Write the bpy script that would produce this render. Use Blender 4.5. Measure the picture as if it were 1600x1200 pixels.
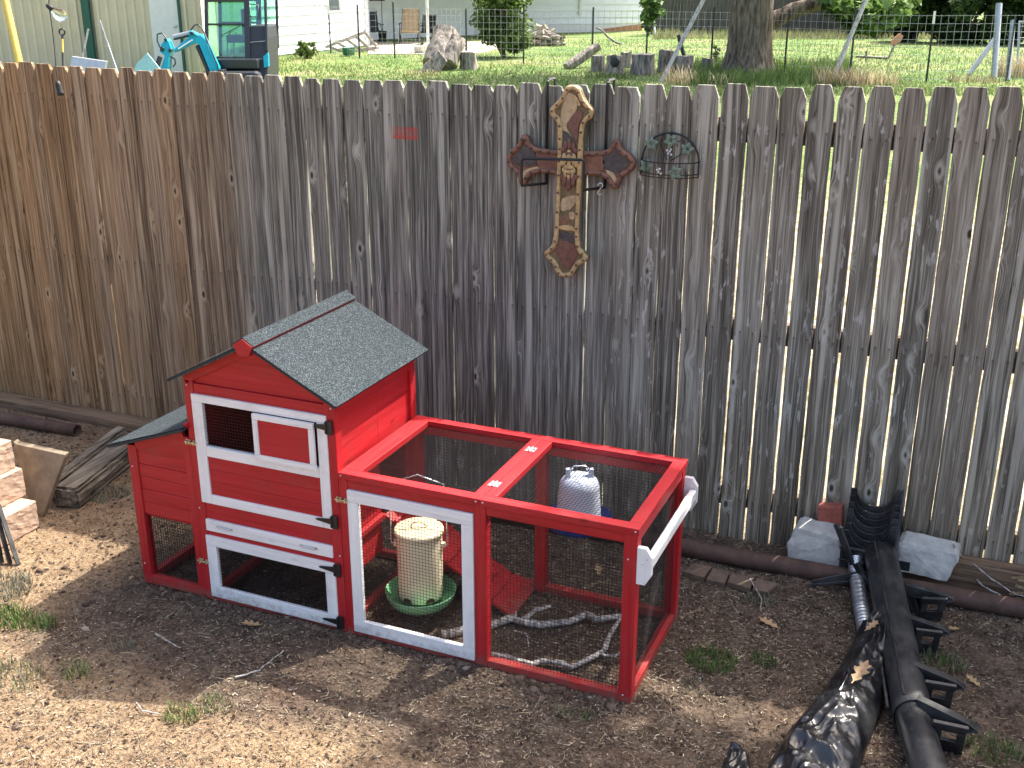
import bpy, math, random
import numpy as np
from mathutils import Vector, Matrix, noise as mnoise

for o in list(bpy.data.objects):
    bpy.data.objects.remove(o, do_unlink=True)
scene = bpy.context.scene
col = scene.collection
random.seed(7)
rng = np.random.default_rng(11)

# ------------------------------------------------------------------ camera
F_PX, PITCH, YAW = 1725.0, math.radians(19.9), math.radians(23.2)
CAM = Vector((0.0, -4.42, 2.30))
cam_data = bpy.data.cameras.new('camera')
cam_data.sensor_width = 36.0
cam_data.lens = 36.0 * F_PX / 1600.0
cam_data.clip_start = 0.05
cam_data.clip_end = 2000.0
cam = bpy.data.objects.new('camera', cam_data)
cam.location = CAM
cam.rotation_euler = (math.pi / 2 - PITCH, 0, YAW)
col.objects.link(cam)
scene.camera = cam

# ------------------------------------------------------------------ sky, sun, exposure
SUN_TO = Vector((0.33, 0.60, 1.0)).normalized()
world = bpy.data.worlds.new('World')
scene.world = world
world.use_nodes = True
wn = world.node_tree
wn.nodes.clear()
wo = wn.nodes.new('ShaderNodeOutputWorld')
wb = wn.nodes.new('ShaderNodeBackground')
ws = wn.nodes.new('ShaderNodeTexSky')
ws.sky_type = 'NISHITA'
ws.sun_disc = False
ws.sun_elevation = math.asin(SUN_TO.z)
ws.sun_rotation = math.atan2(SUN_TO.x, SUN_TO.y)
ws.air_density = 0.85
ws.dust_density = 6.0
ws.ozone_density = 0.4
wb.inputs['Strength'].default_value = 0.15
wn.links.new(ws.outputs[0], wb.inputs[0])
wn.links.new(wb.outputs[0], wo.inputs[0])
sun_data = bpy.data.lights.new('sun', 'SUN')
sun_data.energy = 3.3
sun_data.angle = math.radians(0.55)
sun_data.color = (1.0, 0.95, 0.87)
sun = bpy.data.objects.new('sun', sun_data)
sun.rotation_euler = SUN_TO.to_track_quat('Z', 'Y').to_euler()
sun.location = (3, 5, 9)
col.objects.link(sun)
scene.view_settings.view_transform = 'Standard'
scene.view_settings.look = 'None'
scene.view_settings.gamma = 1.0
scene.view_settings.use_curve_mapping = False
scene.view_settings.exposure = 1.68
scene.render.engine = 'CYCLES'

# ------------------------------------------------------------------ survey helpers (real positions measured from the view)
RGT = Vector((math.cos(YAW), math.sin(YAW), 0))
FWH = Vector((-math.sin(YAW), math.cos(YAW), 0))
FWD = Vector((-math.sin(YAW) * math.cos(PITCH), math.cos(YAW) * math.cos(PITCH), -math.sin(PITCH)))
DWN = FWD.cross(RGT)
def ray(u, v):
    return FWD + RGT * ((u - 800) / F_PX) + DWN * ((v - 600) / F_PX)
def atz(u, v, z=0.0):
    d = ray(u, v); return CAM + d * ((z - CAM.z) / d.z)
def aty(u, v, y):
    d = ray(u, v); return CAM + d * ((y - CAM.y) / d.y)
def atd(u, v, D):
    return CAM + ray(u, v) * D
BACK_Z = 0.30          # level of the neighbour's lawn behind the fence
def lawn(u, v):
    return atz(u, v, BACK_Z)
def depth_of(p):
    return (p - CAM).dot(FWD)

# ------------------------------------------------------------------ object helpers
def tag(o, label=None, cat=None, group=None, kind=None):
    if label: o['label'] = label
    if cat: o['category'] = cat
    if group: o['group'] = group
    if kind: o['kind'] = kind
    return o
def thing(name, loc, label, cat, group=None):
    o = bpy.data.objects.new(name, None)
    o.empty_display_size = 0.1
    o.location = loc
    col.objects.link(o)
    return tag(o, label, cat, group)
def wloc(o):
    v = Vector((0, 0, 0))
    while o is not None:
        v = v + o.location; o = o.parent
    return v

class MB:
    """collects faces in world coordinates, then links them as ONE mesh object"""
    def __init__(s):
        s.v = []; s.f = []; s.sm = []
    def add(s, vs, fs, smooth=False):
        b = len(s.v)
        s.v += [tuple(p) for p in vs]
        s.f += [tuple(i + b for i in f) for f in fs]
        s.sm += [smooth] * len(fs)
        return s
    def box(s, x0, x1, y0, y1, z0, z1):
        return s.add([(x0,y0,z0),(x1,y0,z0),(x1,y1,z0),(x0,y1,z0),(x0,y0,z1),(x1,y0,z1),(x1,y1,z1),(x0,y1,z1)],
                     [(0,3,2,1),(4,5,6,7),(0,1,5,4),(1,2,6,5),(2,3,7,6),(3,0,4,7)])
    def obox(s, c, ax, ay, az):
        """oriented box: centre and three half vectors"""
        c = Vector(c); P = []
        for sz in (-1, 1):
            for sx, sy in ((-1,-1),(1,-1),(1,1),(-1,1)):
                P.append(c + ax*sx + ay*sy + az*sz)
        return s.add(P, [(0,3,2,1),(4,5,6,7),(0,1,5,4),(1,2,6,5),(2,3,7,6),(3,0,4,7)])
    def beam(s, a, b, w, h, up=(0,0,1)):
        a = Vector(a); b = Vector(b); d = (b - a)
        L = d.length; d = d / L
        up = Vector(up); sd = d.cross(up)
        if sd.length < 1e-4: sd = d.cross(Vector((1,0,0)))
        sd.normalize(); u2 = sd.cross(d)
        return s.obox((a+b)/2, d*(L/2), sd*(w/2), u2*(h/2))
    def tube(s, pts, r, n=8, cap=True, smooth=True, closed=False):
        pts = [Vector(p) for p in pts]
        m = len(pts)
        rs = r if isinstance(r, (list, tuple)) else [r]*m
        ref = None; rings = []
        for i, p in enumerate(pts):
            if closed: t = pts[(i+1) % m] - pts[i-1]
            else: t = pts[min(i+1, m-1)] - pts[max(i-1, 0)]
            if t.length < 1e-9: t = Vector((0,0,1))
            t.normalize()
            if ref is None:
                ref = t.cross(Vector((0.31,0.2,0.93)))
                if ref.length < 1e-3: ref = t.cross(Vector((1,0,0)))
            ref = ref - t*ref.dot(t); ref.normalize()
            b = t.cross(ref)
            rings.append([p + (ref*math.cos(2*math.pi*k/n) + b*math.sin(2*math.pi*k/n))*rs[i] for k in range(n)])
        vs = [q for R_ in rings for q in R_]; fs = []
        for i in range(m if closed else m-1):
            j = (i+1) % m
            for k in range(n):
                k2 = (k+1) % n
                fs.append((i*n+k, i*n+k2, j*n+k2, j*n+k))
        s.add(vs, fs, smooth)
        if cap and not closed:
            s.add(rings[0], [tuple(range(n-1,-1,-1))]); s.add(rings[-1], [tuple(range(n))])
        return s
    def lathe(s, c, prof, n=24, axis=(0,0,1), smooth=True, cap=False):
        c = Vector(c); ax = Vector(axis).normalized()
        e1 = ax.cross(Vector((0,1,0)))
        if e1.length < 1e-3: e1 = ax.cross(Vector((1,0,0)))
        e1.normalize(); e2 = ax.cross(e1)
        vs = []; m = len(prof)
        for r, z in prof:
            for k in range(n):
                a = 2*math.pi*k/n
                vs.append(c + ax*z + (e1*math.cos(a) + e2*math.sin(a))*r)
        fs = []
        for i in range(m-1):
            for k in range(n):
                k2 = (k+1) % n
                fs.append((i*n+k, i*n+k2, (i+1)*n+k2, (i+1)*n+k))
        if cap:
            fs.append(tuple(range(n-1,-1,-1))); fs.append(tuple((m-1)*n+k for k in range(n)))
        return s.add(vs, fs, smooth)
    def prism(s, poly, ext):
        """polygon (world points) extruded by the vector ext"""
        P = [Vector(p) for p in poly]; ext = Vector(ext); n = len(P)
        fs = [tuple(range(n)), tuple(range(2*n-1, n-1, -1))]
        for i in range(n):
            j = (i+1) % n; fs.append((j, i, i+n, j+n))
        return s.add(P + [p + ext for p in P], fs)
    def ball(s, c, r, n=8, m=5):
        rx, ry, rz = (r, r, r) if not isinstance(r, (tuple, list)) else r
        c = Vector(c); vs = []; fs = []
        for i in range(m+1):
            th = math.pi*i/m
            for k in range(n):
                a = 2*math.pi*k/n
                vs.append((c.x+rx*math.sin(th)*math.cos(a), c.y+ry*math.sin(th)*math.sin(a), c.z-rz*math.cos(th)))
        for i in range(m):
            for k in range(n):
                k2 = (k+1) % n; fs.append((i*n+k, i*n+k2, (i+1)*n+k2, (i+1)*n+k))
        return s.add(vs, fs, True)
    def build(s, name, mat, parent=None, bevel=0.0, origin=None, fix=True):
        me = bpy.data.meshes.new(name)
        base = wloc(parent) if parent is not None else Vector((0,0,0))
        if origin is None:
            a = np.array(s.v); mid = (a.min(0) + a.max(0)) / 2
            o0 = Vector((mid[0], mid[1], a[:,2].min() if parent is None else mid[2]))
        else: o0 = Vector(origin)
        V = np.array(s.v) - np.array(o0)
        me.from_pydata(V.tolist(), [], s.f)
        me.polygons.foreach_set('use_smooth', s.sm)
        if fix:
            import bmesh
            bm = bmesh.new(); bm.from_mesh(me)
            bmesh.ops.recalc_face_normals(bm, faces=bm.faces)
            bm.to_mesh(me); bm.free()
        me.update()
        me.materials.append(mat)
        o = bpy.data.objects.new(name, me)
        o.location = o0 - base
        if parent is not None: o.parent = parent
        col.objects.link(o)
        if bevel > 0:
            md = o.modifiers.new('bevel', 'BEVEL'); md.width = bevel; md.segments = 2
            md.limit_method = 'ANGLE'; md.angle_limit = math.radians(40)
        return o
def quick(kind, name, mat, parent, *a, bevel=0.0, **k):
    m = MB(); getattr(m, kind)(*a, **k); return m.build(name, mat, parent, bevel)

def soup(name, V, Fq, mat, parent=None, colors=None, smooth=False):
    """numpy vertices (n,3) in world space and quads/tris (m,k) -> one object"""
    me = bpy.data.meshes.new(name)
    base = np.array(wloc(parent)) if parent is not None else np.zeros(3)
    o0 = np.array([(V[:,0].min()+V[:,0].max())/2, (V[:,1].min()+V[:,1].max())/2, V[:,2].min()])
    V = V - o0
    m, k = Fq.shape
    me.vertices.add(len(V)); me.vertices.foreach_set('co', V.astype(np.float32).ravel())
    me.loops.add(m*k); me.loops.foreach_set('vertex_index', Fq.astype(np.int32).ravel())
    me.polygons.add(m)
    me.polygons.foreach_set('loop_start', np.arange(0, m*k, k, dtype=np.int32))
    me.polygons.foreach_set('loop_total', np.full(m, k, dtype=np.int32))
    if smooth: me.polygons.foreach_set('use_smooth', np.ones(m, dtype=bool))
    if colors is not None:
        at = me.color_attributes.new('Tint', 'FLOAT_COLOR', 'POINT')
        c4 = np.ones((len(V), 4), dtype=np.float32); c4[:, :3] = colors
        at.data.foreach_set('color', c4.ravel())
    me.update(); me.validate()
    me.materials.append(mat)
    o = bpy.data.objects.new(name, me)
    o.location = Vector(o0 - base)
    if parent is not None: o.parent = parent
    col.objects.link(o)
    return o

# ------------------------------------------------------------------ materials
class NT:
    def __init__(s, name):
        s.m = bpy.data.materials.new(name); s.m.use_nodes = True
        s.t = s.m.node_tree; s.t.nodes.clear()
        s.out = s.t.nodes.new('ShaderNodeOutputMaterial')
        s.b = s.t.nodes.new('ShaderNodeBsdfPrincipled')
        s.t.links.new(s.b.outputs[0], s.out.inputs[0])
    def n(s, typ, ins=None, **props):
        nd = s.t.nodes.new('ShaderNode' + typ)
        for k, v in props.items(): setattr(nd, k, v)
        if ins:
            for k, v in ins.items(): s.set(nd.inputs[k], v)
        return nd
    def set(s, sock, v):
        if isinstance(v, bpy.types.NodeSocket): s.t.links.new(v, sock)
        elif isinstance(v, (tuple, list)) and len(v) == 3 and sock.type == 'RGBA': sock.default_value = (*v, 1)
        else: sock.default_value = v
    def math(s, op, a, b=0.0, c=None, clamp=False):
        nd = s.n('Math', {0: a, 1: b}, operation=op); nd.use_clamp = clamp
        if c is not None: s.set(nd.inputs[2], c)
        return nd.outputs[0]
    def mix(s, fac, a, b, typ='MIX'):
        nd = s.n('Mix', data_type='RGBA', blend_type=typ)
        s.set(nd.inputs[0], fac); s.set(nd.inputs[6], a); s.set(nd.inputs[7], b)
        return nd.outputs[2]
    def ramp(s, fac, stops, interp='LINEAR'):
        nd = s.n('ValToRGB', {0: fac}); cr = nd.color_ramp; cr.interpolation = interp
        while len(cr.elements) > 1: cr.elements.remove(cr.elements[-1])
        cr.elements[0].position = stops[0][0]; c = stops[0][1]
        cr.elements[0].color = (*c, 1) if isinstance(c, tuple) else (c, c, c, 1)
        for p, c in stops[1:]:
            e = cr.elements.new(p); e.color = (*c, 1) if isinstance(c, tuple) else (c, c, c, 1)
        return nd.outputs[0]
    def coord(s, kind='Object'): return s.n('TexCoord').outputs[kind]
    def vmul(s, v, sc, off=None):
        nd = s.n('Mapping', {0: v}); nd.inputs['Scale'].default_value = sc
        if off is not None: s.set(nd.inputs['Location'], off)
        return nd.outputs[0]
    def noise(s, vec, scale=5.0, detail=4.0, rough=0.55, dist=0.0):
        return s.n('TexNoise', {'Vector': vec, 'Scale': scale, 'Detail': detail, 'Roughness': rough, 'Distortion': dist}).outputs[0]
    def bump(s, h, strength=0.3, dist=0.01):
        s.set(s.b.inputs['Normal'], s.n('Bump', {'Height': h, 'Strength': strength, 'Distance': dist}).outputs[0])
    def fin(s, color=None, rough=None, **kw):
        if color is not None: s.set(s.b.inputs['Base Color'], color)
        if rough is not None: s.set(s.b.inputs['Roughness'], rough)
        for k, v in kw.items(): s.set(s.b.inputs[k.replace('_', ' ')], v)
        return s.m
def rand_off(t):
    r = t.n('ObjectInfo').outputs['Random']
    return t.n('CombineXYZ', {0: t.math('MULTIPLY', r, 37.1), 1: t.math('MULTIPLY', r, 91.7), 2: t.math('MULTIPLY', r, 53.3)}).outputs[0], r

def m_plain(name, c, rough=0.6, var=0.12, scale=9.0, metallic=0.0, bump=0.0, bscale=60.0, spec=0.5):
    t = NT(name); co = t.coord(); off, r = rand_off(t)
    v = t.n('VectorMath', {0: co, 1: off}, operation='ADD').outputs[0]
    nz = t.noise(v, scale, 5, 0.6)
    lo = tuple(x*(1-var) for x in c); hi = tuple(min(1, x*(1+var)) for x in c)
    cc = t.ramp(nz, [(0.3, lo), (0.7, hi)])
    rr = t.math('MULTIPLY_ADD', t.noise(v, scale*3, 3), 0.2, rough-0.1)
    if bump > 0: t.bump(t.noise(v, bscale, 4, 0.6), bump, 0.004)
    return t.fin(cc, rr, Metallic=metallic, Specular_IOR_Level=spec)

def m_paintwood(name, c, axis, dark=0.72, rough=0.5, stain=0.5):
    """thin paint on softwood: grain along the axis shows through, a few knots"""
    t = NT(name); co = t.coord(); off, r = rand_off(t)
    v = t.n('VectorMath', {0: co, 1: off}, operation='ADD').outputs[0]
    sc = [95.0, 95.0, 95.0]; sc[axis] = 4.0
    g = t.noise(t.vmul(v, sc), 1.0, 5, 0.6, 0.6)
    sc2 = [30.0, 30.0, 30.0]; sc2[axis] = 1.6
    g2 = t.noise(t.vmul(v, sc2), 1.0, 3, 0.5, 0.8)
    gg = t.math('ADD', t.math('MULTIPLY', g, 0.55), t.math('MULTIPLY', g2, 0.45))
    d = tuple(x*dark for x in c); h = tuple(min(1, x*1.1 + 0.012) for x in c)
    cc = t.ramp(gg, [(0.32, d), (0.48, c), (0.68, h)])
    sc3 = [16.0, 16.0, 16.0]; sc3[axis] = 7.0
    vo = t.n('TexVoronoi', {'Vector': t.vmul(v, sc3), 'Scale': 1.0}, feature='F1')
    k = t.math('MULTIPLY', t.ramp(vo.outputs['Distance'], [(0.05, 1.0), (0.17, 0.0)]), t.ramp(t.n('SeparateColor', {0: vo.outputs['Color']}).outputs[0], [(0.84, 0.0), (0.86, 1.0)]))
    cc = t.mix(t.math('MULTIPLY', k, stain), cc, tuple(x*0.35 for x in c))
    dirt = t.noise(v, 7.0, 6, 0.7)
    cc = t.mix(t.math('MULTIPLY', t.ramp(dirt, [(0.52, 0.0), (0.75, 1.0)]), 0.22), cc, (0.14, 0.10, 0.07))
    wp = t.n('NewGeometry').outputs['Position']; wz = t.n('SeparateXYZ', {0: wp}).outputs[2]
    mudn = t.math('MULTIPLY_ADD', t.noise(wp, 38.0, 5, 0.7), 0.16, t.math('MULTIPLY', t.noise(wp, 6.0, 3), 0.06))
    mud = t.ramp(t.math('SUBTRACT', mudn, wz), [(0.055, 0.0), (0.110, 0.55)])
    cc = t.mix(mud, cc, (0.17, 0.115, 0.078))
    spk = t.ramp(t.noise(wp, 210.0, 2, 0.6), [(0.70, 0.0), (0.74, 0.55)])
    cc = t.mix(t.math('MULTIPLY', spk, t.ramp(wz, [(0.05, 1.0), (0.40, 0.12)])), cc, (0.16, 0.11, 0.08))
    t.bump(gg, 0.35, 0.002)
    return t.fin(cc, t.math('MULTIPLY_ADD', gg, 0.25, rough-0.12), Specular_IOR_Level=0.3)
RED = (0.42, 0.016, 0.021); WHT = (0.80, 0.80, 0.78)
M = {}
for i, a in enumerate('xyz'):
    M['red'+a] = m_paintwood('red_paint_'+a, RED, i, stain=0.6)
    M['white'+a] = m_paintwood('white_paint_'+a, WHT, i, 0.86, 0.5, 0.25)

def m_fence():
    t = NT('weathered_fence_wood'); co = t.coord(); off, r = rand_off(t)
    v = t.n('VectorMath', {0: co, 1: off}, operation='ADD').outputs[0]
    pos = t.n('NewGeometry').outputs['Position']
    sx = t.n('SeparateXYZ', {0: pos})
    X, Z = sx.outputs[0], sx.outputs[2]
    # knots
    kv = t.vmul(v, (11.0, 0.01, 5.2))
    vo = t.n('TexVoronoi', {'Vector': kv, 'Scale': 1.0, 'Randomness': 1.0}, feature='F1')
    d = vo.outputs['Distance']
    pick = t.ramp(t.n('SeparateColor', {0: vo.outputs['Color']}).outputs[0], [(0.60, 0.0), (0.62, 1.0)])
    near = t.math('MULTIPLY', t.ramp(d, [(0.0, 1.0), (0.42, 0.0)], 'EASE'), pick)
    core = t.math('MULTIPLY', t.ramp(d, [(0.06, 1.0), (0.10, 0.0)]), pick)
    halo = t.math('MULTIPLY', t.ramp(d, [(0.08, 0.0), (0.13, 1.0), (0.26, 0.0)]), pick)
    # grain, bent round the knots
    sv = t.n('SeparateXYZ', {0: v})
    gx = t.math('ADD', sv.outputs[0], t.math('MULTIPLY', near, 0.030))
    wob = t.math('MULTIPLY_ADD', t.noise(t.vmul(v, (3.0, 1, 2.2)), 1.0, 3, 0.5), 0.022, gx)
    gvec = t.n('CombineXYZ', {0: t.math('MULTIPLY', wob, t.math('MULTIPLY_ADD', t.math('FRACT', t.math('MULTIPLY', r, 3.77)), 170.0, 120.0)), 1: 0.0, 2: t.math('MULTIPLY', sv.outputs[2], 3.0)}).outputs[0]
    g1 = t.noise(gvec, 1.0, 5, 0.62, 0.3)
    gvec2 = t.n('CombineXYZ', {0: t.math('MULTIPLY', wob, t.math('MULTIPLY_ADD', t.math('FRACT', t.math('MULTIPLY', r, 5.13)), 40.0, 26.0)), 1: 3.0, 2: t.math('MULTIPLY', sv.outputs[2], 1.1)}).outputs[0]
    g2 = t.noise(gvec2, 1.0, 4, 0.6, 0.5)
    saw = t.noise(t.vmul(v, (60.0, 1, 420.0)), 1.0, 2, 0.5)
    gr = t.math('ADD', t.math('MULTIPLY', g1, 0.5), t.math('MULTIPLY', g2, 0.5))
    # board colour: brown in the protected left, silver grey in the middle, grey brown right
    xr = t.math('ADD', X, t.math('MULTIPLY_ADD', r, 0.9, -0.45))
    xf = t.n('MapRange', {0: xr, 1: -5.0, 2: 1.0, 3: 0.0, 4: 1.0}).outputs[0]
    base = t.ramp(xf, [(0.02, (0.275, 0.172, 0.084)), (0.16, (0.248, 0.168, 0.098)), (0.28, (0.222, 0.178, 0.128)), (0.34, (0.205, 0.196, 0.160)), (0.50, (0.182, 0.184, 0.156)), (0.66, (0.218, 0.207, 0.164)), (0.85, (0.208, 0.184, 0.142)), (1.0, (0.200, 0.172, 0.128))])
    lite = t.ramp(xf, [(0.02, (0.47, 0.34, 0.195)), (0.25, (0.46, 0.38, 0.27)), (0.36, (0.47, 0.46, 0.39)), (0.55, (0.49, 0.51, 0.44)), (0.8, (0.54, 0.53, 0.44)), (1.0, (0.44, 0.41, 0.34))])
    tone = t.math('MULTIPLY_ADD', t.math('FRACT', t.math('MULTIPLY', r, 7.31)), 0.55, 0.70)
    base = t.mix(1.0, base, t.n('CombineColor', {0: tone, 1: tone, 2: tone}).outputs[0], 'MULTIPLY')
    dark = t.mix(1.0, base, (0.30, 0.29, 0.28), 'MULTIPLY')
    c = t.mix(t.ramp(gr, [(0.38, 0.0), (0.50, 1.0)]), dark, base)
    c = t.mix(t.math('MULTIPLY', t.ramp(gr, [(0.51, 0.0), (0.62, 1.0)]), 0.8), c, lite)
    # long pale wear streaks
    st = t.noise(t.vmul(v, (26.0, 1, 0.8)), 1.0, 3, 0.55, 0.4)
    c = t.mix(t.math('MULTIPLY', t.ramp(st, [(0.55, 0.0), (0.66, 1.0)]), 0.7), c, lite)
    # flaky silver patches on the right-hand boards
    fl = t.noise(t.vmul(v, (42.0, 1, 11.0)), 1.0, 3, 0.6, 0.2)
    flx = t.ramp(xf, [(0.50, 0.0), (0.62, 1.0), (0.80, 0.9), (0.92, 0.15)])
    flz = t.noise(t.vmul(v, (2.0, 1, 2.4)), 1.0, 2)
    fm = t.math('MULTIPLY', t.math('MULTIPLY', t.ramp(fl, [(0.60, 0.0), (0.66, 1.0)]), flx), t.ramp(flz, [(0.40, 0.0), (0.56, 1.0)]))
    c = t.mix(t.math('MULTIPLY', fm, 0.65), c, (0.60, 0.60, 0.56))
    # brown damp stain rising from the ground
    zz = t.math('ADD', Z, t.math('MULTIPLY_ADD', t.noise(t.vmul(v, (9.0, 1, 1.5)), 1.0, 3), 0.9, -0.45))
    c = t.mix(t.math('MULTIPLY', t.ramp(zz, [(0.05, 1.0), (0.75, 0.0)]), 0.5), c, t.mix(1.0, c, (0.92, 0.74, 0.56), 'MULTIPLY'))
    c = t.mix(t.math('MULTIPLY', halo, 0.6), c, lite)
    c = t.mix(t.math('MULTIPLY', core, 0.85), c, (0.022, 0.017, 0.013))
    ck = t.n('CombineXYZ', {0: t.math('MULTIPLY', wob, 75.0), 1: 9.0, 2: t.math('MULTIPLY', sv.outputs[2], 0.9)}).outputs[0]
    crk = t.ramp(t.math('ABSOLUTE', t.math('SUBTRACT', t.noise(ck, 1.0, 2, 0.5), 0.5)), [(0.0, 1.0), (0.012, 0.0)])
    crk = t.math('MULTIPLY', crk, t.ramp(t.noise(t.vmul(v, (8.0, 1, 3.0)), 1.0, 2), [(0.52, 0.0), (0.58, 0.85)]))
    c = t.mix(crk, c, (0.030, 0.026, 0.022))
    lx = t.n('SeparateXYZ', {0: co}).outputs[0]
    nx_ = t.math('SUBTRACT', t.math('ABSOLUTE', t.math('ADD', lx, t.math('MULTIPLY_ADD', r, 0.012, -0.006))), 0.027)
    for zr in (1.760, 0.940, 0.180):
        zo = t.math('ADD', t.math('SUBTRACT', Z, zr), t.math('MULTIPLY_ADD', t.math('FRACT', t.math('MULTIPLY', r, 11.7)), 0.03, -0.015))
        dd_ = t.math('SQRT', t.math('ADD', t.math('MULTIPLY', nx_, nx_), t.math('MULTIPLY', zo, zo)))
        c = t.mix(t.ramp(dd_, [(0.0030, 0.9), (0.0045, 0.0)]), c, (0.035, 0.028, 0.024))
        drip = t.math('MULTIPLY', t.ramp(t.math('ABSOLUTE', nx_), [(0.001, 1.0), (0.007, 0.0)]), t.ramp(t.math('MULTIPLY', zo, -1.0), [(0.0, 0.0), (0.004, 0.5), (0.10, 0.0)]))
        c = t.mix(drip, c, (0.060, 0.050, 0.044))
    # worn red paint dabbed across two boards
    rx = t.math('ABSOLUTE', t.math('ADD', X, 2.405)); rz = t.math('ABSOLUTE', t.math('ADD', Z, -1.678))
    rm = t.math('MULTIPLY', t.math('LESS_THAN', rx, 0.062), t.math('LESS_THAN', rz, 0.026))
    rn = t.ramp(t.noise(t.vmul(pos, (16.0, 1, 75.0)), 1.0, 5, 0.75, 0.8), [(0.36, 0.05), (0.62, 0.85)])
    redge = t.math('MULTIPLY', t.math('MULTIPLY', t.math('LESS_THAN', rx, 0.062), t.math('LESS_THAN', t.math('ABSOLUTE', t.math('ADD', Z, -1.657)), 0.006)), 0.8)
    c = t.mix(t.math('MAXIMUM', t.math('MULTIPLY', rm, rn), redge), c, (0.46, 0.075, 0.06))
    hgt = t.math('ADD', t.math('ADD', t.math('MULTIPLY', g1, 1.0), t.math('MULTIPLY', g2, 0.8)), t.math('ADD', t.math('MULTIPLY', core, -0.6), t.math('MULTIPLY', saw, 0.25)))
    t.bump(hgt, 0.55, 0.004)
    return t.fin(c, 0.88, Specular_IOR_Level=0.25)
M['fence'] = m_fence()

def m_oldwood(name, c, axis=0, lite=1.8, bs=0.5):
    t = NT(name); co = t.coord(); off, r = rand_off(t)
    v = t.n('VectorMath', {0: co, 1: off}, operation='ADD').outputs[0]
    sc = [70.0]*3; sc[axis] = 4.0; g = t.noise(t.vmul(v, sc), 1.0, 5, 0.65, 0.5)
    sc = [22.0]*3; sc[axis] = 1.4; g2 = t.noise(t.vmul(v, sc), 1.0, 4, 0.6, 0.7)
    gg = t.math('ADD', t.math('MULTIPLY', g, 0.5), t.math('MULTIPLY', g2, 0.5))
    cc = t.ramp(gg, [(0.36, tuple(x*0.35 for x in c)), (0.5, c), (0.66, tuple(min(1, x*lite) for x in c))])
    t.bump(gg, bs, 0.012)
    return t.fin(cc, 0.9, Specular_IOR_Level=0.2)
def m_felt():
    t = NT('roof_felt'); co = t.coord()
    n1 = t.n('TexVoronoi', {'Vector': co, 'Scale': 400.0}, feature='F1')
    rc = t.n('SeparateColor', {0: n1.outputs['Color']}).outputs[0]
    c = t.ramp(rc, [(0.0, (0.010, 0.016, 0.020)), (0.5, (0.026, 0.037, 0.044)), (0.8, (0.052, 0.068, 0.077)), (1.0, (0.17, 0.19, 0.20))])
    big = t.noise(co, 6.0, 4, 0.6)
    c = t.mix(t.ramp(big, [(0.35, 0.0), (0.7, 0.35)]), c, (0.030, 0.038, 0.041))
    t.bump(t.math('ADD', rc, t.math('MULTIPLY', n1.outputs['Distance'], -1.0)), 0.7, 0.003)
    return t.fin(c, 0.9, Specular_IOR_Level=0.2)
M['felt'] = m_felt()
M['feltedge'] = m_plain('felt_edge', (0.020, 0.028, 0.030), 0.8)
M['blackmetal'] = m_plain('black_metal', (0.012, 0.012, 0.013), 0.42)
M['wire'] = m_plain('dark_wire', (0.016, 0.016, 0.017), 0.5, metallic=0.3)
M['brass'] = m_plain('brass_zinc', (0.62, 0.52, 0.36), 0.35, metallic=0.9)
M['zinc'] = m_plain('zinc', (0.62, 0.64, 0.66), 0.35, metallic=0.85)
M['dark'] = m_plain('dark_inside', (0.05, 0.012, 0.012), 0.8)
M['cream'] = m_plain('cream_plastic', (0.66, 0.60, 0.40), 0.42, 0.06, 5)
M['greenp'] = m_plain('green_plastic', (0.16, 0.40, 0.20), 0.45, 0.12)
M['bluep'] = m_plain('blue_plastic', (0.012, 0.045, 0.26), 0.35)
M['concrete'] = m_plain('concrete', (0.47, 0.46, 0.41), 0.9, 0.2, 24, bump=0.6, bscale=85)
M['brick'] = m_plain('red_brick', (0.36, 0.105, 0.07), 0.9, 0.25, 30, bump=0.5)
M['blockface'] = m_plain('tan_split_block', (0.44, 0.31, 0.225), 0.92, 0.18, 22, bump=0.9, bscale=55)
M['slab'] = m_plain('stone_slab', (0.235, 0.185, 0.125), 0.9, 0.3, 14, bump=0.4)
M['rust'] = m_plain('rusty_pipe', (0.088, 0.050, 0.036), 0.75, 0.4, 14, metallic=0.15, bump=0.35)
M['paver'] = m_plain('brown_edging', (0.125, 0.085, 0.058), 0.9, 0.35, 18, bump=0.6)
def m_bplastic():
    t = NT('black_plastic'); co = t.coord(); off, r = rand_off(t)
    v = t.n('VectorMath', {0: co, 1: off}, operation='ADD').outputs[0]
    dust = t.ramp(t.noise(v, 7.0, 6, 0.7), [(0.42, 0.0), (0.70, 0.75)])
    scuff = t.ramp(t.noise(v, 90.0, 3, 0.6), [(0.62, 0.0), (0.70, 0.6)])
    c = t.mix(dust, (0.013, 0.014, 0.016), (0.075, 0.074, 0.070))
    c = t.mix(scuff, c, (0.10, 0.098, 0.092))
    t.bump(t.noise(v, 40.0, 4, 0.6), 0.12, 0.004)
    return t.fin(c, t.math('MULTIPLY_ADD', dust, 0.4, 0.34))
M['bplastic'] = m_bplastic()
M['tieX'] = m_oldwood('weathered_tie', (0.155, 0.130, 0.100), 1, 2.4, 0.9)
M['timber'] = m_oldwood('brown_timber', (0.205, 0.135, 0.085), 0, 1.5)
M['rot'] = m_oldwood('rotten_wood', (0.36, 0.26, 0.15), 0, 1.9, 0.9)
M['rail'] = m_oldwood('fence_rail', (0.13, 0.10, 0.075), 0, 1.5)
def m_jug():
    t = NT('translucent_jug')
    t.fin((0.56, 0.61, 0.70), 0.38, Subsurface_Weight=0.0)
    return t.m
M['jug'] = m_jug()
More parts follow.
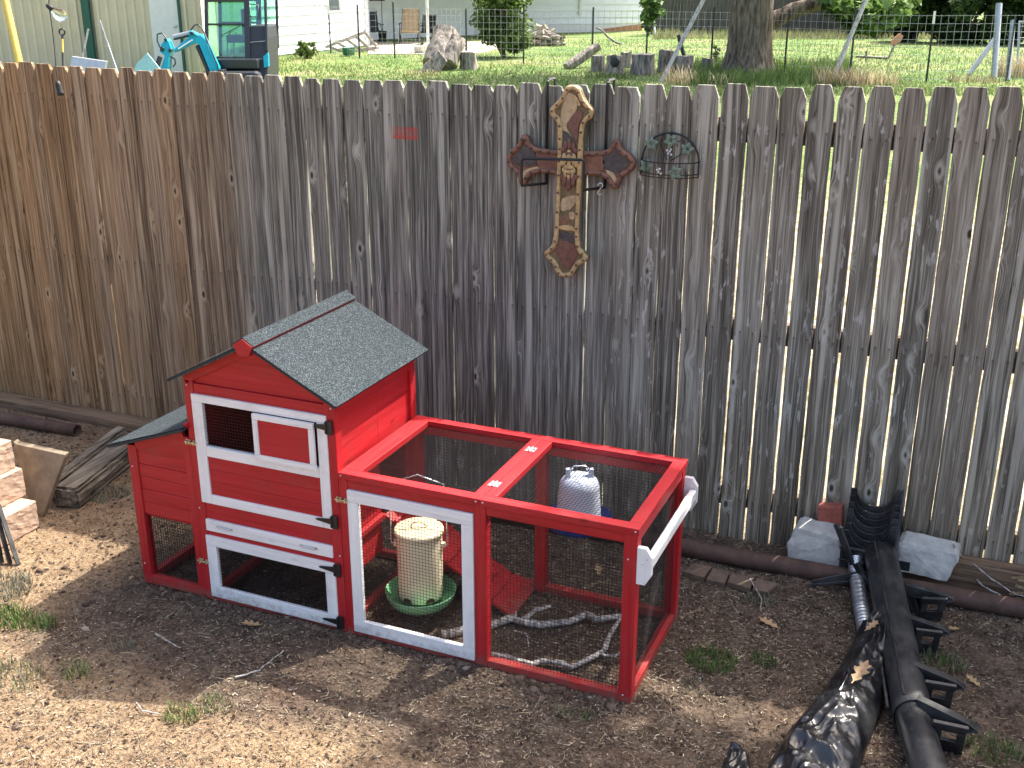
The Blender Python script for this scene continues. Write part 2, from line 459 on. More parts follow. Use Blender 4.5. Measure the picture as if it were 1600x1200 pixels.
def m_bag():
    t = NT('black_polythene'); co = t.coord()
    n = t.noise(co, 17.0, 4, 0.6, 0.9)
    vo = t.n('TexVoronoi', {'Vector': co, 'Scale': 16.0}, feature='DISTANCE_TO_EDGE')
    t.bump(t.math('ADD', n, t.math('MULTIPLY', vo.outputs[0], 0.6)), 0.30, 0.008)
    dust = t.ramp(t.noise(co, 9.0, 5, 0.65), [(0.50, 0.0), (0.78, 0.4)])
    c = t.mix(dust, (0.008, 0.0085, 0.010), (0.075, 0.072, 0.068))
    return t.fin(c, t.math('MULTIPLY_ADD', dust, 0.35, 0.28), Specular_IOR_Level=0.7)
M['bag'] = m_bag()
M['duct'] = m_plain('galvanised_duct', (0.60, 0.64, 0.68), 0.32, 0.1, metallic=0.85)
def m_tint(name, rough=0.85, trans=0.0, gloss=0.3):
    t = NT(name)
    c = t.n('Attribute', attribute_name='Tint').outputs['Color']
    t.fin(c, rough, Specular_IOR_Level=gloss)
    if trans > 0:
        tr = t.n('BsdfTranslucent', {'Color': c})
        ms = t.n('MixShader', {0: trans, 1: t.b.outputs[0], 2: tr.outputs[0]})
        t.t.links.new(ms.outputs[0], t.out.inputs[0])
    return t.m
M['litter'] = m_tint('dry_litter', 0.9, 0.12)
M['blade'] = m_tint('grass_blades', 0.6, 0.3)
M['leaf'] = m_tint('tree_leaves', 0.5, 0.35)
def m_bark(name, c, s=1.0):
    t = NT(name); co = t.coord(); off, r = rand_off(t)
    v = t.n('VectorMath', {0: co, 1: off}, operation='ADD').outputs[0]
    g = t.noise(t.vmul(v, (26*s, 26*s, 4.5*s)), 1.0, 5, 0.65, 0.4)
    c2 = t.ramp(g, [(0.36, tuple(x*0.3 for x in c)), (0.52, c), (0.68, tuple(min(1, x*1.7) for x in c))])
    t.bump(g, 0.9, 0.03)
    return t.fin(c2, 0.95, Specular_IOR_Level=0.15)
M['bark'] = m_bark('tree_bark', (0.17, 0.14, 0.11), 0.5)
M['stumpbark'] = m_bark('stump_bark', (0.29, 0.26, 0.225), 0.5)
M['cutwood'] = m_plain('cut_wood', (0.36, 0.31, 0.25), 0.9, 0.25, 10)
M['branch'] = m_bark('bare_branch', (0.54, 0.505, 0.45), 2.2)
M['oakleaf'] = m_plain('dry_oak_leaf', (0.36, 0.235, 0.12), 0.8, 0.25, 40)

# ================================================================== ground
def gnoise(x, y, s): return mnoise.noise(Vector((x*s, y*s, 3.7)))
def gz(x, y):
    h = 0.012*gnoise(x, y, 2.3) + 0.007*gnoise(x, y, 9.0)
    if y > -0.05:
        t = min(1.0, (y + 0.05) / 4.5); t = t*t*(3-2*t)
        h = h*(1-t) + BACK_Z*t + 0.03*gnoise(x, y, 0.35)*min(1, max(0, (y-6)/10))
    return h
def axis_lines(lo, hi, f0, f1, fine, n_out):
    a = list(np.arange(f0, f1 + 1e-6, fine))
    def out(start, end):
        k = np.linspace(0, 1, n_out + 1)[1:]
        return start + (end - start) * k**3
    return np.array(list(out(f0, lo))[::-1] + a + list(out(f1, hi)))
gxs = axis_lines(-900, 900, -5.6, 2.2, 0.04, 26)
gys = axis_lines(-300, 1500, -3.0, 0.6, 0.04, 46)
V = np.array([(x, y, gz(x, y)) for y in gys for x in gxs])
nx, ny = len(gxs), len(gys)
I, J = np.meshgrid(np.arange(nx-1), np.arange(ny-1))
a = (J*nx + I).ravel()
Fq = np.stack([a, a+1, a+nx+1, a+nx], 1)
def m_ground():
    t = NT('yard_soil_and_lawn')
    pos = t.n('NewGeometry').outputs['Position']
    sy = t.n('SeparateXYZ', {0: pos}); Y = sy.outputs[1]; X = sy.outputs[0]
    n1 = t.noise(pos, 1.6, 5, 0.6); n2 = t.noise(pos, 11.0, 5, 0.65); n3 = t.noise(pos, 75.0, 4, 0.7); n4 = t.noise(pos, 260.0, 2, 0.6)
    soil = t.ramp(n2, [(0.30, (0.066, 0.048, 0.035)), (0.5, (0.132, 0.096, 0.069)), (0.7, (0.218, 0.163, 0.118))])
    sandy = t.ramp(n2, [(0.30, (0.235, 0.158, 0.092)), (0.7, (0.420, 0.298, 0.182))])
    # sandy soil left and in front; darker humus colour deepens the coop's shadow
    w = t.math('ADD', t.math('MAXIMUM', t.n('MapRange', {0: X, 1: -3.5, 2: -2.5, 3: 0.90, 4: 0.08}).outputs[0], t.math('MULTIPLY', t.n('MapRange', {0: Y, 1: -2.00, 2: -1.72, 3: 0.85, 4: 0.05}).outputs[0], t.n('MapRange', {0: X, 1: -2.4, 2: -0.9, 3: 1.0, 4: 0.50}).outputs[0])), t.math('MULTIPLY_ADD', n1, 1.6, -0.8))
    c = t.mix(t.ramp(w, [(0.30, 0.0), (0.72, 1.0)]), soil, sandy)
    red = t.ramp(t.noise(pos, 2.7, 3, 0.5), [(0.50, 0.0), (0.66, 1.0)])
    c = t.mix(t.math('MULTIPLY', red, 0.30), c, (0.125, 0.062, 0.042))
    fine = t.ramp(n3, [(0.33, 0.45), (0.5, 0.95), (0.68, 1.4)])
    c = t.mix(1.0, c, fine, 'MULTIPLY')
    ch = t.ramp(t.noise(pos, 130.0, 3, 0.6), [(0.60, 0.0), (0.70, 0.75)])
    c = t.mix(ch, c, (0.28, 0.22, 0.155))
    # neighbour's lawn: green, sun-bleached and bare patches
    g1 = t.noise(pos, 0.35, 4, 0.6); g2 = t.noise(pos, 2.2, 5, 0.65); g3 = t.noise(pos, 9.0, 4, 0.7)
    gr = t.ramp(t.math('ADD', t.math('MULTIPLY', g1, 0.5), t.math('MULTIPLY', g2, 0.5)), [(0.36, (0.060, 0.125, 0.030)), (0.48, (0.115, 0.180, 0.052)), (0.58, (0.190, 0.215, 0.085)), (0.70, (0.27, 0.25, 0.14))])
    gr = t.mix(1.0, gr, t.ramp(g3, [(0.3, 0.55), (0.7, 1.35)]), 'MULTIPLY')
    gr = t.mix(1.0, gr, (1.25, 1.2, 1.25), 'MULTIPLY')
    dry = t.ramp(t.noise(pos, 6.0, 4, 0.6), [(0.35, (0.22, 0.20, 0.10)), (0.5, (0.42, 0.36, 0.25)), (0.7, (0.60, 0.54, 0.42))])
    f0 = t.n('MapRange', {0: t.math('MULTIPLY_ADD', n1, 0.3, Y), 1: 0.05, 2: 0.5, 3: 0.0, 4: 1.0}).outputs[0]
    c = t.mix(f0, c, dry)
    f = t.n('MapRange', {0: t.math('MULTIPLY_ADD', n1, 3.0, Y), 1: 7.0, 2: 10.0, 3: 0.0, 4: 1.0}).outputs[0]
    c = t.mix(f, c, gr)
    t.bump(t.math('ADD', t.math('ADD', n3, t.math('MULTIPLY', n4, 0.5)), t.math('MULTIPLY', t.noise(pos, 24.0, 4, 0.6), 1.2)), 1.0, 0.016)
    return t.fin(c, 0.95, Specular_IOR_Level=0.15)
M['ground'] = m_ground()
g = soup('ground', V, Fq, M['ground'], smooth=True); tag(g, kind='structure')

# ---- loose litter on the yard: chips, straw, leaf crumbs (stuff) ----
def ribbon_soup(name, P, L, W, ang, tilt, curl, colors, mat, kind='stuff', lift=0.003):
    """each piece a 3-quad bent ribbon; all arrays length n"""
    n = len(P); d = np.stack([np.cos(ang), np.sin(ang), np.zeros(n)], 1); s = np.stack([-np.sin(ang), np.cos(ang), np.zeros(n)], 1)
    s = s*np.cos(tilt)[:, None] + np.array([0, 0, 1.0])*np.sin(tilt)[:, None]
    rows = []
    for k, tt in enumerate((-0.5, -0.17, 0.17, 0.5)):
        wk = W*(0.55 if k in (0, 3) else 1.0)
        side = (tt*tt)*curl*L
        c = P + d*(tt*L)[:, None] + np.array([0, 0, 1.0])*(lift + np.abs(side)*0.7 + 0.5*W*np.abs(np.sin(tilt)))[:, None] + np.stack([-np.sin(ang), np.cos(ang), np.zeros(n)], 1)*(side*1.4)[:, None]
        rows += [c - s*(wk/2)[:, None], c + s*(wk/2)[:, None]]
    V = np.stack(rows, 1).reshape(-1, 3)
    b = np.arange(n)*8
    Fq = np.concatenate([np.stack([b+2*k, b+2*k+2, b+2*k+3, b+2*k+1], 1) for k in range(3)])
    o = soup(name, V, Fq, mat, colors=np.repeat(colors, 8, axis=0))
    return tag(o, kind=kind)
def litter(n, seed, name, Lr, Wr, cols, dens):
    r = np.random.default_rng(seed)
    P = []
    while len(P) < n:
        x = r.uniform(-5.0, 1.4); y = r.uniform(-2.75, -0.02)
        if r.random() > dens(x, y): continue
        P.append((x, y, gz(x, y)))
    P = np.array(P)
    ci = r.integers(0, len(cols), n); C = np.array(cols)[ci]*r.uniform(0.35, 1.0, (n, 1))
    L = r.uniform(*Lr, n)*r.uniform(0.6, 1.3, n); W = r.uniform(*Wr, n)
    o = ribbon_soup(name, P, L, W, r.uniform(0, 2*np.pi, n), r.normal(0, 0.5, n), r.uniform(-0.9, 0.9, n), C, M['litter'])
    return o
def dens_chip(x, y):
    a = 0.5 + 0.5*gnoise(x, y, 1.3) + 0.35*gnoise(x, y, 4.0)
    b = min(1.0, max(0.12, (x + 3.6)/1.6))
    if y < -1.75: b = max(b, 0.75)
    if gnoise(x+9, y, 2.4) > 0.36: a *= 0.25
    return max(0.05, min(1.0, a))*b
TAN = [(0.46, 0.37, 0.26), (0.36, 0.28, 0.19), (0.54, 0.46, 0.35), (0.25, 0.18, 0.12), (0.15, 0.10, 0.07), (0.34, 0.29, 0.22), (0.09, 0.06, 0.04), (0.42, 0.35, 0.26)]
tag(litter(64000, 1, 'leaf_litter', (0.007, 0.017), (0.0018, 0.0042), TAN, dens_chip), 'small curled dry chips and leaf crumbs strewn over the yard soil', 'litter')
tag(litter(7000, 2, 'straw', (0.022, 0.055), (0.0014, 0.003), [(0.44, 0.35, 0.22), (0.37, 0.29, 0.18), (0.25, 0.18, 0.11), (0.50, 0.42, 0.29)], lambda x, y: min(1, dens_chip(x, y)+0.25)), 'thin pale straw and stem bits lying on the yard soil', 'straw')
tag(litter(16000, 3, 'soil_crumbs', (0.005, 0.014), (0.004, 0.010), [(0.055, 0.034, 0.022), (0.085, 0.05, 0.032), (0.12, 0.075, 0.048), (0.18, 0.12, 0.08)], lambda x, y: 0.8), 'small dark soil crumbs scattered across the yard', 'soil')

# ================================================================== picket fence
FX = [-4.7,-4.588,-4.476,-4.37,-4.266,-4.16,-4.053,-3.946,-3.84,-3.727,-3.617,-3.512,-3.411,-3.305,-3.198,-3.091,-2.986,-2.881,-2.778,-2.67,-2.563,-2.457,-2.352,-2.240,-2.132,-2.026,-1.917,-1.806,-1.701,-1.597,-1.490,-1.382,-1.272,-1.166,-1.059,-0.946,-0.832,-0.716,-0.613,-0.507,-0.396,-0.286,-0.183,-0.076,0.030]
FZ = [1.925,1.925,1.923,1.917,1.914,1.911,1.912,1.911,1.91,1.91,1.907,1.904,1.909,1.906,1.905,1.905,1.902,1.903,1.901,1.899,1.901,1.903,1.903,1.904,1.903,1.903,1.903,1.907,1.91,1.914,1.915,1.917,1.919,1.921,1.928,1.932,1.935,1.937,1.941,1.943,1.946,1.949,1.949,1.952,1.955]
for k in range(14):
    FX.insert(0, FX[0]-0.107); FZ.insert(0, 1.925 + random.uniform(-.006, .006))
for k in range(22):
    FX.append(FX[-1]+0.107); FZ.append(1.957 + random.uniform(-.006, .006))
fence = thing('picket_fence', (-2.2, 0.03, 0.0), 'weathered grey and brown dog-eared wooden picket fence behind the red coop', 'fence')
rf = random.Random(5)
def picket(i, x, zt):
    xl = (FX[i-1]+x)/2 if i else x-0.0535
    xr = (FX[i+1]+x)/2 if i < len(FX)-1 else x+0.0535
    if x < -2.95: gap = rf.uniform(0.001, 0.005)
    elif x < -1.0: gap = rf.uniform(0.002, 0.006)
    else: gap = rf.uniform(0.006, 0.011)
    if abs(x + 2.881) < 0.03: gap = 0.014
    if i in (14+43, 14+44): gap = 0.003
    hw = (xr-xl)/2 - gap/2; cx = (xl+xr)/2
    z0 = -0.02
    ear, eh = (0.013 if x < -1.3 else 0.017) + rf.uniform(-.003, .003), (0.036 if x < -1.3 else 0.054) + rf.uniform(-.008, .008)
    rows = 20
    zs = list(np.linspace(z0, zt-eh, rows))
    lx = []; rx = []
    bow = rf.uniform(-0.002, 0.002); lean = rf.uniform(-0.005, 0.005); zt += rf.uniform(-0.007, 0.007)
    s1, s2 = rf.uniform(0, 99), rf.uniform(0, 99)
    for k, z in enumerate(zs):
        tt = (z-z0)/(zt-z0)
        c = bow*math.sin(math.pi*tt) + lean*(tt-0.5)
        lx.append(-hw + c + 0.0022*mnoise.noise(Vector((s1, z*9, 0))) + 0.0012*mnoise.noise(Vector((s1, z*40, 5))))
        rx.append(hw + c + 0.0022*mnoise.noise(Vector((s2, z*9, 0))) + 0.0012*mnoise.noise(Vector((s2, z*40, 5))))
    zs += [zt-0.012+rf.uniform(-.003,.003), zt]
    c = lean*0.5
    lx += [-hw+ear*0.8+c, -hw+ear+0.002+c]; rx += [hw-ear*0.8+c, hw-ear-0.002+c]
    # one small chip off an ear now and then
    th = 0.0165 + rf.uniform(-.002, .002)
    tw = math.radians(rf.gauss(0, 1.6)) ; y0 = rf.uniform(-0.004, 0.004)
    cup = rf.uniform(-0.0022, 0.0030)
    vs = []; n = len(zs)
    for yy in (-th, 0.0):
        for k in range(n):
            for q in (0, .25, .5, .75, 1.0):
                xx = lx[k] + (rx[k]-lx[k])*q
                yb = yy + y0 + cup*(1 - (2*q-1)**2) + xx*math.tan(tw) + 0.010*lean*50*(zs[k]/2-0.5)*0.2
                vs.append((cx + xx, yb, zs[k]))
    fs = []
    for k in range(n-1):
        for q in range(4):
            a = k*5+q
            fs.append((a, a+1, a+6, a+5))
            b = n*5 + a
            fs.append((b, b+5, b+6, b+1))
        a = k*5; b = n*5+a
        fs.append((a, a+5, b+5, b)); fs.append((a+4, b+4, b+9, a+9))
    for q in range(4):
        a = q; b = n*5+q; fs.append((a, b, b+1, a+1))
        a = (n-1)*5+q; b = n*5+a; fs.append((a, a+1, b+1, b))
    m = MB(); m.add(vs, fs)
    return m.build('picket', M['fence'], fence, origin=(cx, 0, 0), fix=False)
for i, (x, z) in enumerate(zip(FX, FZ)): picket(i, x, z)
for (za, zb) in ((1.712, 1.806), (0.895, 0.985), (0.135, 0.225)):
    quick('box', 'rail', M['rail'], fence, FX[0]-.05, FX[-1]+.05, 0.012, 0.052, za, zb)
for px in (-5.9, -3.6, -1.25, 1.1):
    quick('box', 'post', M['rail'], fence, px-.045, px+.045, 0.0525, 0.14, -0.1, 1.84)

# ================================================================== chicken coop
coop = thing('chicken_coop', (-1.9, -1.06, 0.0), 'red and white wooden chicken coop with grey felt roof and mesh run', 'chicken coop')
Yf, Yb = -1.362, -0.762          # front and back faces
HL, HR = -2.637, -1.987          # house
NL = -2.948                      # nest box end
RR = -0.872                      # run end
P_ = 0.042                       # post size
def rb(name, x0, x1, y0, y1, z0, z1, ax, parent=coop, c='red', bevel=0.0018):
    m = MB(); m.box(x0, x1, y0, y1, z0, z1)
    return m.build(name, M[c+ax], parent, bevel)
def screws(parent, pts, n):
    for p in pts:
        m = MB(); m.lathe(p, [(0.0001, 0.0022), (0.0030, 0.0014), (0.0036, 0.0)], 8, axis=n); m.build('screw', M['zinc'], parent)
def mesh_panel(parent, o, u, w, v, h, s=0.0127, r=0.00052, mat='wire'):
    """welded wire mesh: o corner, u and v unit vectors"""
    o = Vector(o); u = Vector(u); v = Vector(v); nrm = u.cross(v); m = MB()
    k = 0.5*s
    while k < w:
        m.obox(o + u*k + v*(h/2), u*r, nrm*r, v*(h/2)); k += s
    k = 0.5*s
    while k < h:
        m.obox(o + v*k + u*(w/2) + nrm*(r*1.6), v*r, nrm*r, u*(w/2)); k += s
    ob = m.build('wire_mesh', M[mat], parent, fix=False)
    return tag(ob, kind='stuff')
def strap_hinge(parent, x, z, y=Yf):
    h = MB(); h.box(x+0.006, x+0.030, y-0.012, y-0.0065, z-0.026, z+0.026)
    h.prism([(x+0.006, y-0.012, z-0.012), (x+0.006, y-0.012, z+0.012), (x-0.055, y-0.012, z+0.004), (x-0.064, y-0.012, z), (x-0.055, y-0.012, z-0.004)], (0, 0.004, 0))
    h.tube([(x+0.006, y-0.013, z-0.022), (x+0.006, y-0.013, z+0.022)], 0.0042, 8)
    return h.build('strap_hinge', M['blackmetal'], parent, 0.0006)
def bolt_latch(parent, x, z, y=Yf, L=0.050):
    h = MB()
    h.box(x-L/2, x-0.002, y-0.004, y-0.0015, z-0.011, z+0.009)
    h.box(x+0.006, x+L/2, y-0.004, y-0.0015, z-0.010, z+0.008)
    h.tube([(x-L*0.55, y-0.009, z), (x+L*0.5, y-0.009, z)], 0.0032, 8)
    for q in (-0.36, -0.1, 0.28): h.box(x+L*q-0.003, x+L*q+0.003, y-0.014, y-0.0035, z-0.006, z+0.006)
    h.tube([(x-L*0.2, y-0.010, z), (x-L*0.2, y-0.022, z-0.004)], 0.0026, 6)
    return h.build('latch', M['brass'], parent)
# --- house frame
for x0 in (HL, HR-P_):
    for y0 in (Yf, Yb-P_):
        rb('post', x0, x0+P_, y0, y0+P_, 0.0, 0.925, 'z')
hin0, hin1 = HL+P_, HR-P_
ys0, ys1 = Yf+0.003, Yf+0.034
rb('rail', hin0, hin1, ys0, ys1, 0.0, 0.030, 'x')
rb('rail', hin0, hin1, ys0, ys1, 0.282, 0.312, 'x')
rb('rail', hin0, hin1, ys0, ys1, 0.362, 0.432, 'x')
rb('rail', hin0, hin1, ys0, ys1, 0.876, 0.915, 'x')
yb0, yb1 = Yb-0.034, Yb-0.003
rb('rail', hin0, hin1, yb0, yb1, 0.0, 0.030, 'x')
rb('rail', hin0, hin1, yb0, yb1, 0.876, 0.915, 'x')
rb('rail', HL+0.003, HL+0.034, Yf+P_, Yb-P_, 0.0, 0.030, 'y')
rb('rail', HR-0.034, HR-0.003, Yf+P_, Yb-P_, 0.0, 0.030, 'y')
rb('floor_board', hin0-.006, hin1+.006, Yf+P_, Yb-P_, 0.330, 0.348, 'x')
# back wall planks
nb = 7
for k in range(nb):
    z0 = 0.36 + k*(0.5155/nb); rb('plank', hin0, hin1, yb0+0.008, yb0+0.020, z0, z0+0.5155/nb-0.0015, 'x')
# side walls (sheet above, opening to the run at the ramp)
def side_wall(x0, x1, door):
    m = MB()
    ya, yb = Yf+P_, Yb-P_
    if door:
        m.box(x0, x1, ya, -1.050, 0.350, 0.915); m.box(x0, x1, -0.835, yb, 0.350, 0.915); m.box(x0, x1, -1.050, -0.835, 0.610, 0.915)
        m.box(x0, x1, ya, -1.050, 0.200, 0.350)
    else: m.box(x0, x1, ya, yb, 0.350, 0.915)
    return m.build('side_panel', M['redy'], coop, 0.001)
side_wall(HR-0.024, HR-0.012, True)
side_wall(HL+0.012, HL+0.024, False)
rb('rail', HR-0.036, HR-0.003, Yf+P_, Yb-P_, 0.870, 0.9155, 'y')
rb('ledge', HR-0.012, HR+0.006, Yf+P_, -1.050, 0.338, 0.362, 'y')
rb('rail', HL+0.003, HL+0.036, Yf+P_, Yb-P_, 0.870, 0.9155, 'y')
# gables
CXR = (HL+HR)/2; RZ = 1.118; EZ = 0.935; EX = 0.362
def gable(y0, y1):
    zt = lambda x: RZ - 0.018 - abs(x-CXR)*(RZ-EZ)/EX
    m = MB(); m.prism([(HL+0.004, y0, 0.9155), (HR-0.004, y0, 0.9155), (HR-0.004, y0, zt(HR-.004)), (CXR, y0, zt(CXR)), (HL+0.004, y0, zt(HL+.004))], (0, y1-y0, 0))
    return m.build('gable_panel', M['redx'], coop, 0.001)
gable(Yf+0.012, Yf+0.022); gable(Yb-0.022, Yb-0.012)
sl = math.atan2(RZ-EZ, EX)
for sgn in (-1, 1):
    for yy in (Yf+0.006, Yb-0.006):
        a_ = Vector((CXR + sgn*0.004, yy, RZ-0.034)); b_ = Vector((CXR + sgn*(HR-CXR-0.006), yy, RZ-0.034-(HR-CXR-0.01)*math.tan(sl)))
        m = MB(); m.beam(a_, b_, 0.012, 0.030); m.build('barge_board', M['redx'], coop, 0.001)
# roof slopes: board core with felt on top
RY0, RY1 = -1.408, -0.722
for sgn in (-1, 1):
    top = [Vector((CXR, RY0, RZ)), Vector((CXR, RY1, RZ)), Vector((CXR+sgn*EX, RY1, EZ)), Vector((CXR+sgn*EX, RY0, EZ))]
    if sgn > 0: top = top[::-1]
    nrm = Vector((sgn*math.sin(sl), 0, math.cos(sl)))
    m = MB(); m.prism([p for p in top], -nrm*0.011)
    bd = m.build('roof_panel', M['feltedge'], coop, 0.001)
    m = MB()   # felt laid on it, slightly uneven
    nn = 14; vs = []; fs = []
    for i in range(nn+1):
        for j in range(nn+1):
            s_, t_ = i/nn, j/nn
            p = Vector((CXR + sgn*(EX+0.003)*s_, RY0-0.003 + (RY1-RY0+0.006)*t_, RZ + (EZ-RZ)*s_*(EX+0.003)/EX))
            p += nrm*(0.0035 + 0.0016*mnoise.noise(p*7.0))
            vs.append(p)
    for i in range(nn):
        for j in range(nn): fs.append((i*(nn+1)+j, i*(nn+1)+j+1, (i+1)*(nn+1)+j+1, (i+1)*(nn+1)+j))
    m.add(vs, fs, True); ft = m.build('roof_felt', M['felt'], bd)
# ridge cap: red moulded bar with felt strip
m = MB(); pz = lambda dx, dz: (CXR+dx, RY0-0.010, RZ+dz)
prof = [pz(-0.021, -0.044), pz(0.021, -0.044), pz(0.040, -0.006), pz(0.0, 0.020), pz(-0.040, -0.006)]
m.prism(prof, (0, RY1-RY0+0.016, 0)); cap = m.build('ridge_cap', M['redy'], coop, 0.0012)
m = MB()
for sgn in (-1, 1):
    q = [Vector((CXR, RY0-0.006, RZ+0.0225)), Vector((CXR, RY1+0.004, RZ+0.0225)), Vector((CXR+sgn*0.043, RY1+0.004, RZ-0.0055)), Vector((CXR+sgn*0.043, RY0-0.006, RZ-0.0055))]
    m.prism(q if sgn < 0 else q[::-1], (0, 0, 0.002))
m.build('felt_strip', M['felt'], cap)
# --- upper front door
DL, DR = -2.604, -2.020
yd0, yd1 = Yf-0.006, Yf+0.012
up = rb('front_door', DL, DR, yd0, yd1, 0.846, 0.876, 'x', c='white'); up['label'] = 'white framed upper door with a sliding red window panel'
rb('door_stile', DL, DL+0.047, yd0+.0005, yd1, 0.432, 0.8455, 'z', up, 'white')
rb('door_stile', DR-0.040, DR, yd0+.0005, yd1, 0.432, 0.8455, 'z', up, 'white')
rb('door_rail', DL+0.0475, DR-0.0405, yd0, yd1, 0.630, 0.672, 'x', up, 'white')
rb('door_rail', DL+0.0475, DR-0.0405, yd0, yd1, 0.432, 0.470, 'x', up, 'white')
for k in range(3):
    z0 = 0.4705 + k*0.0531; rb('plank', DL+0.0475, DR-0.0405, Yf+0.0005-0.0008*k, Yf+0.011, z0, z0+0.0524, 'x', up)
mesh_panel(up, (DL+0.047, Yf+0.006, 0.672), (1,0,0), 0.497, (0,0,1), 0.174)
# sliding panel
sp0, sp1 = -2.327, -2.067
rb('sliding_panel', sp0+.02, sp1-.02, Yf-0.0135, Yf-0.0085, 0.682, 0.824, 'x', up)
sp = rb('panel_frame', sp0, sp1, Yf-0.020, Yf-0.007, 0.822, 0.844, 'x', up, 'white')
rb('panel_frame', sp0, sp1, Yf-0.020, Yf-0.007, 0.662, 0.684, 'x', up, 'white')
rb('panel_frame', sp0, sp0+.022, Yf-0.0195, Yf-0.0075, 0.6845, 0.8215, 'z', up, 'white')
rb('panel_frame', sp1-.022, sp1, Yf-0.0195, Yf-0.0075, 0.6845, 0.8215, 'z', up, 'white')
# droppings tray
tr = rb('tray_front', DL+0.008, DR-0.006, Yf-0.006, Yf+0.012, 0.3125, 0.3600, 'x', c='white'); tr['label'] = 'white pull-out tray front with two slim handles'
for hx in (-2.545, -2.165):
    m = MB(); m.box(hx, hx+0.075, Yf-0.008, Yf-0.0062, 0.334, 0.343); m.tube([(hx+.008, Yf-.010, .3385), (hx+.067, Yf-.010, .3385)], 0.003, 6)
    m.build('tray_handle', M['zinc'], tr)
rb('tray', DL+0.02, DR-0.02, Yf+0.0355, Yb-P_, 0.316, 0.324, 'x')
# --- lower door
lo = rb('lower_door', DL, DR, yd0, yd1, 0.246, 0.290, 'x', c='white'); lo['label'] = 'white framed mesh door low on the house front'
rb('door_rail', DL, DR, yd0, yd1, 0.020, 0.066, 'x', lo, 'white')
rb('door_stile', DL, DL+0.046, yd0+.0005, yd1-.0005, 0.0665, 0.2455, 'z', lo, 'white')
rb('door_stile', DR-0.044, DR, yd0+.0005, yd1-.0005, 0.0665, 0.2455, 'z', lo, 'white')
mesh_panel(lo, (DL+0.046, Yf+0.006, 0.066), (1,0,0), 0.494, (0,0,1), 0.180)
for z in (0.835, 0.466): strap_hinge(coop, DR-0.004, z)
for z in (0.268, 0.046): strap_hinge(coop, DR-0.004, z)
bolt_latch(coop, HL+0.012, 0.676); bolt_latch(coop, HL+0.012, 0.170); bolt_latch(coop, -1.972, 0.560)
# --- nest box
rb('post', NL, NL+P_, Yf+.002, Yf+P_, 0.0, 0.612, 'z'); rb('post', NL, NL+P_, Yb-P_, Yb-.002, 0.0, 0.612, 'z')
rb('post', HL-0.034, HL-0.0015, Yf+.003, Yf+P_-.003, 0.0, 0.690, 'z')
rb('rail', NL+P_, HL-0.034, Yf+.004, Yf+.034, 0.0, 0.040, 'x'); rb('rail', NL+P_, HL-0.034, Yb-.034, Yb-.004, 0.0, 0.040, 'x')
rb('rail', NL+.003, NL+.034, Yf+P_, Yb-P_, 0.0, 0.036, 'y')
for k in range(5):
    z0 = 0.318 + k*0.0545; z1 = z0 + 0.0535
    m = MB(); xa, xb = NL+P_, HL-0.034
    ya = Yf+0.008-0.0010*(k % 2)
    if k < 4: m.box(xa, xb, ya, ya+0.012, z0, z1)
    else: m.prism([(xa, ya, z0), (xb, ya, z0), (xb, ya, z0+0.150), (xa, ya, z0+0.062)], (0, 0.012, 0))
    m.build('plank', M['redx'], coop, 0.0022)
    m = MB(); m.box(NL+.008, NL+.020, Yf+P_, Yb-P_, z0, z1-(.0 if k < 4 else .004)); m.build('plank', M['redy'], coop, 0.0022)
    m = MB(); m.box(xa, xb, Yb-0.020, Yb-0.008, z0, z1); m.build('plank', M['redx'], coop, 0.0022)
m = MB(); m.beam((NL+P_, Yf+.010, 0.610), (HL-0.034, Yf+.010, 0.700), 0.016, 0.030); m.build('rail', M['redx'], coop, 0.001)
rb('floor_board', NL+.020, HL, Yf+.022, Yb-.022, 0.302, 0.316, 'y')
mesh_panel(coop, (NL+P_, Yf+0.020, 0.040), (1,0,0), 0.235, (0,0,1), 0.276)
mesh_panel(coop, (NL+0.016, Yf+P_, 0.036), (0,1,0), 0.516, (0,0,1), 0.280)
mesh_panel(coop, (NL+P_, Yb-0.020, 0.040), (1,0,0), 0.235, (0,0,1), 0.276)
q = [Vector((-3.012, -1.398, 0.610)), Vector((-3.012, -0.735, 0.610)), Vector((HL-.002, -0.735, 0.738)), Vector((HL-.002, -1.398, 0.738))]
nn_ = (q[2]-q[0]).cross(q[1]-q[0]); nn_ = nn_ if nn_.z > 0 else -nn_; nn_.normalize()
m = MB(); m.prism(q, -nn_*0.011); nr = m.build('nest_roof', M['feltedge'], coop, 0.001)
m = MB(); n2 = 10; vs = []; fs = []
for i in range(n2+1):
    for j in range(n2+1):
        p = q[0]*(1-i/n2)*(1-j/n2) + q[1]*(1-i/n2)*(j/n2) + q[2]*(i/n2)*(j/n2) + q[3]*(i/n2)*(1-j/n2)
        vs.append(p + nn_*(0.0035 + 0.0016*mnoise.noise(p*7.0)))
for i in range(n2):
    for j in range(n2): fs.append((i*(n2+1)+j, i*(n2+1)+j+1, (i+1)*(n2+1)+j+1, (i+1)*(n2+1)+j))
m.add(vs, fs, True); m.build('roof_felt', M['felt'], nr)
m = MB(); m.box(HL-.010, HL+.004, Yf-.012, Yf+.004, 0.735, 0.752); m.build('roof_stop', M['redx'], coop, 0.001)
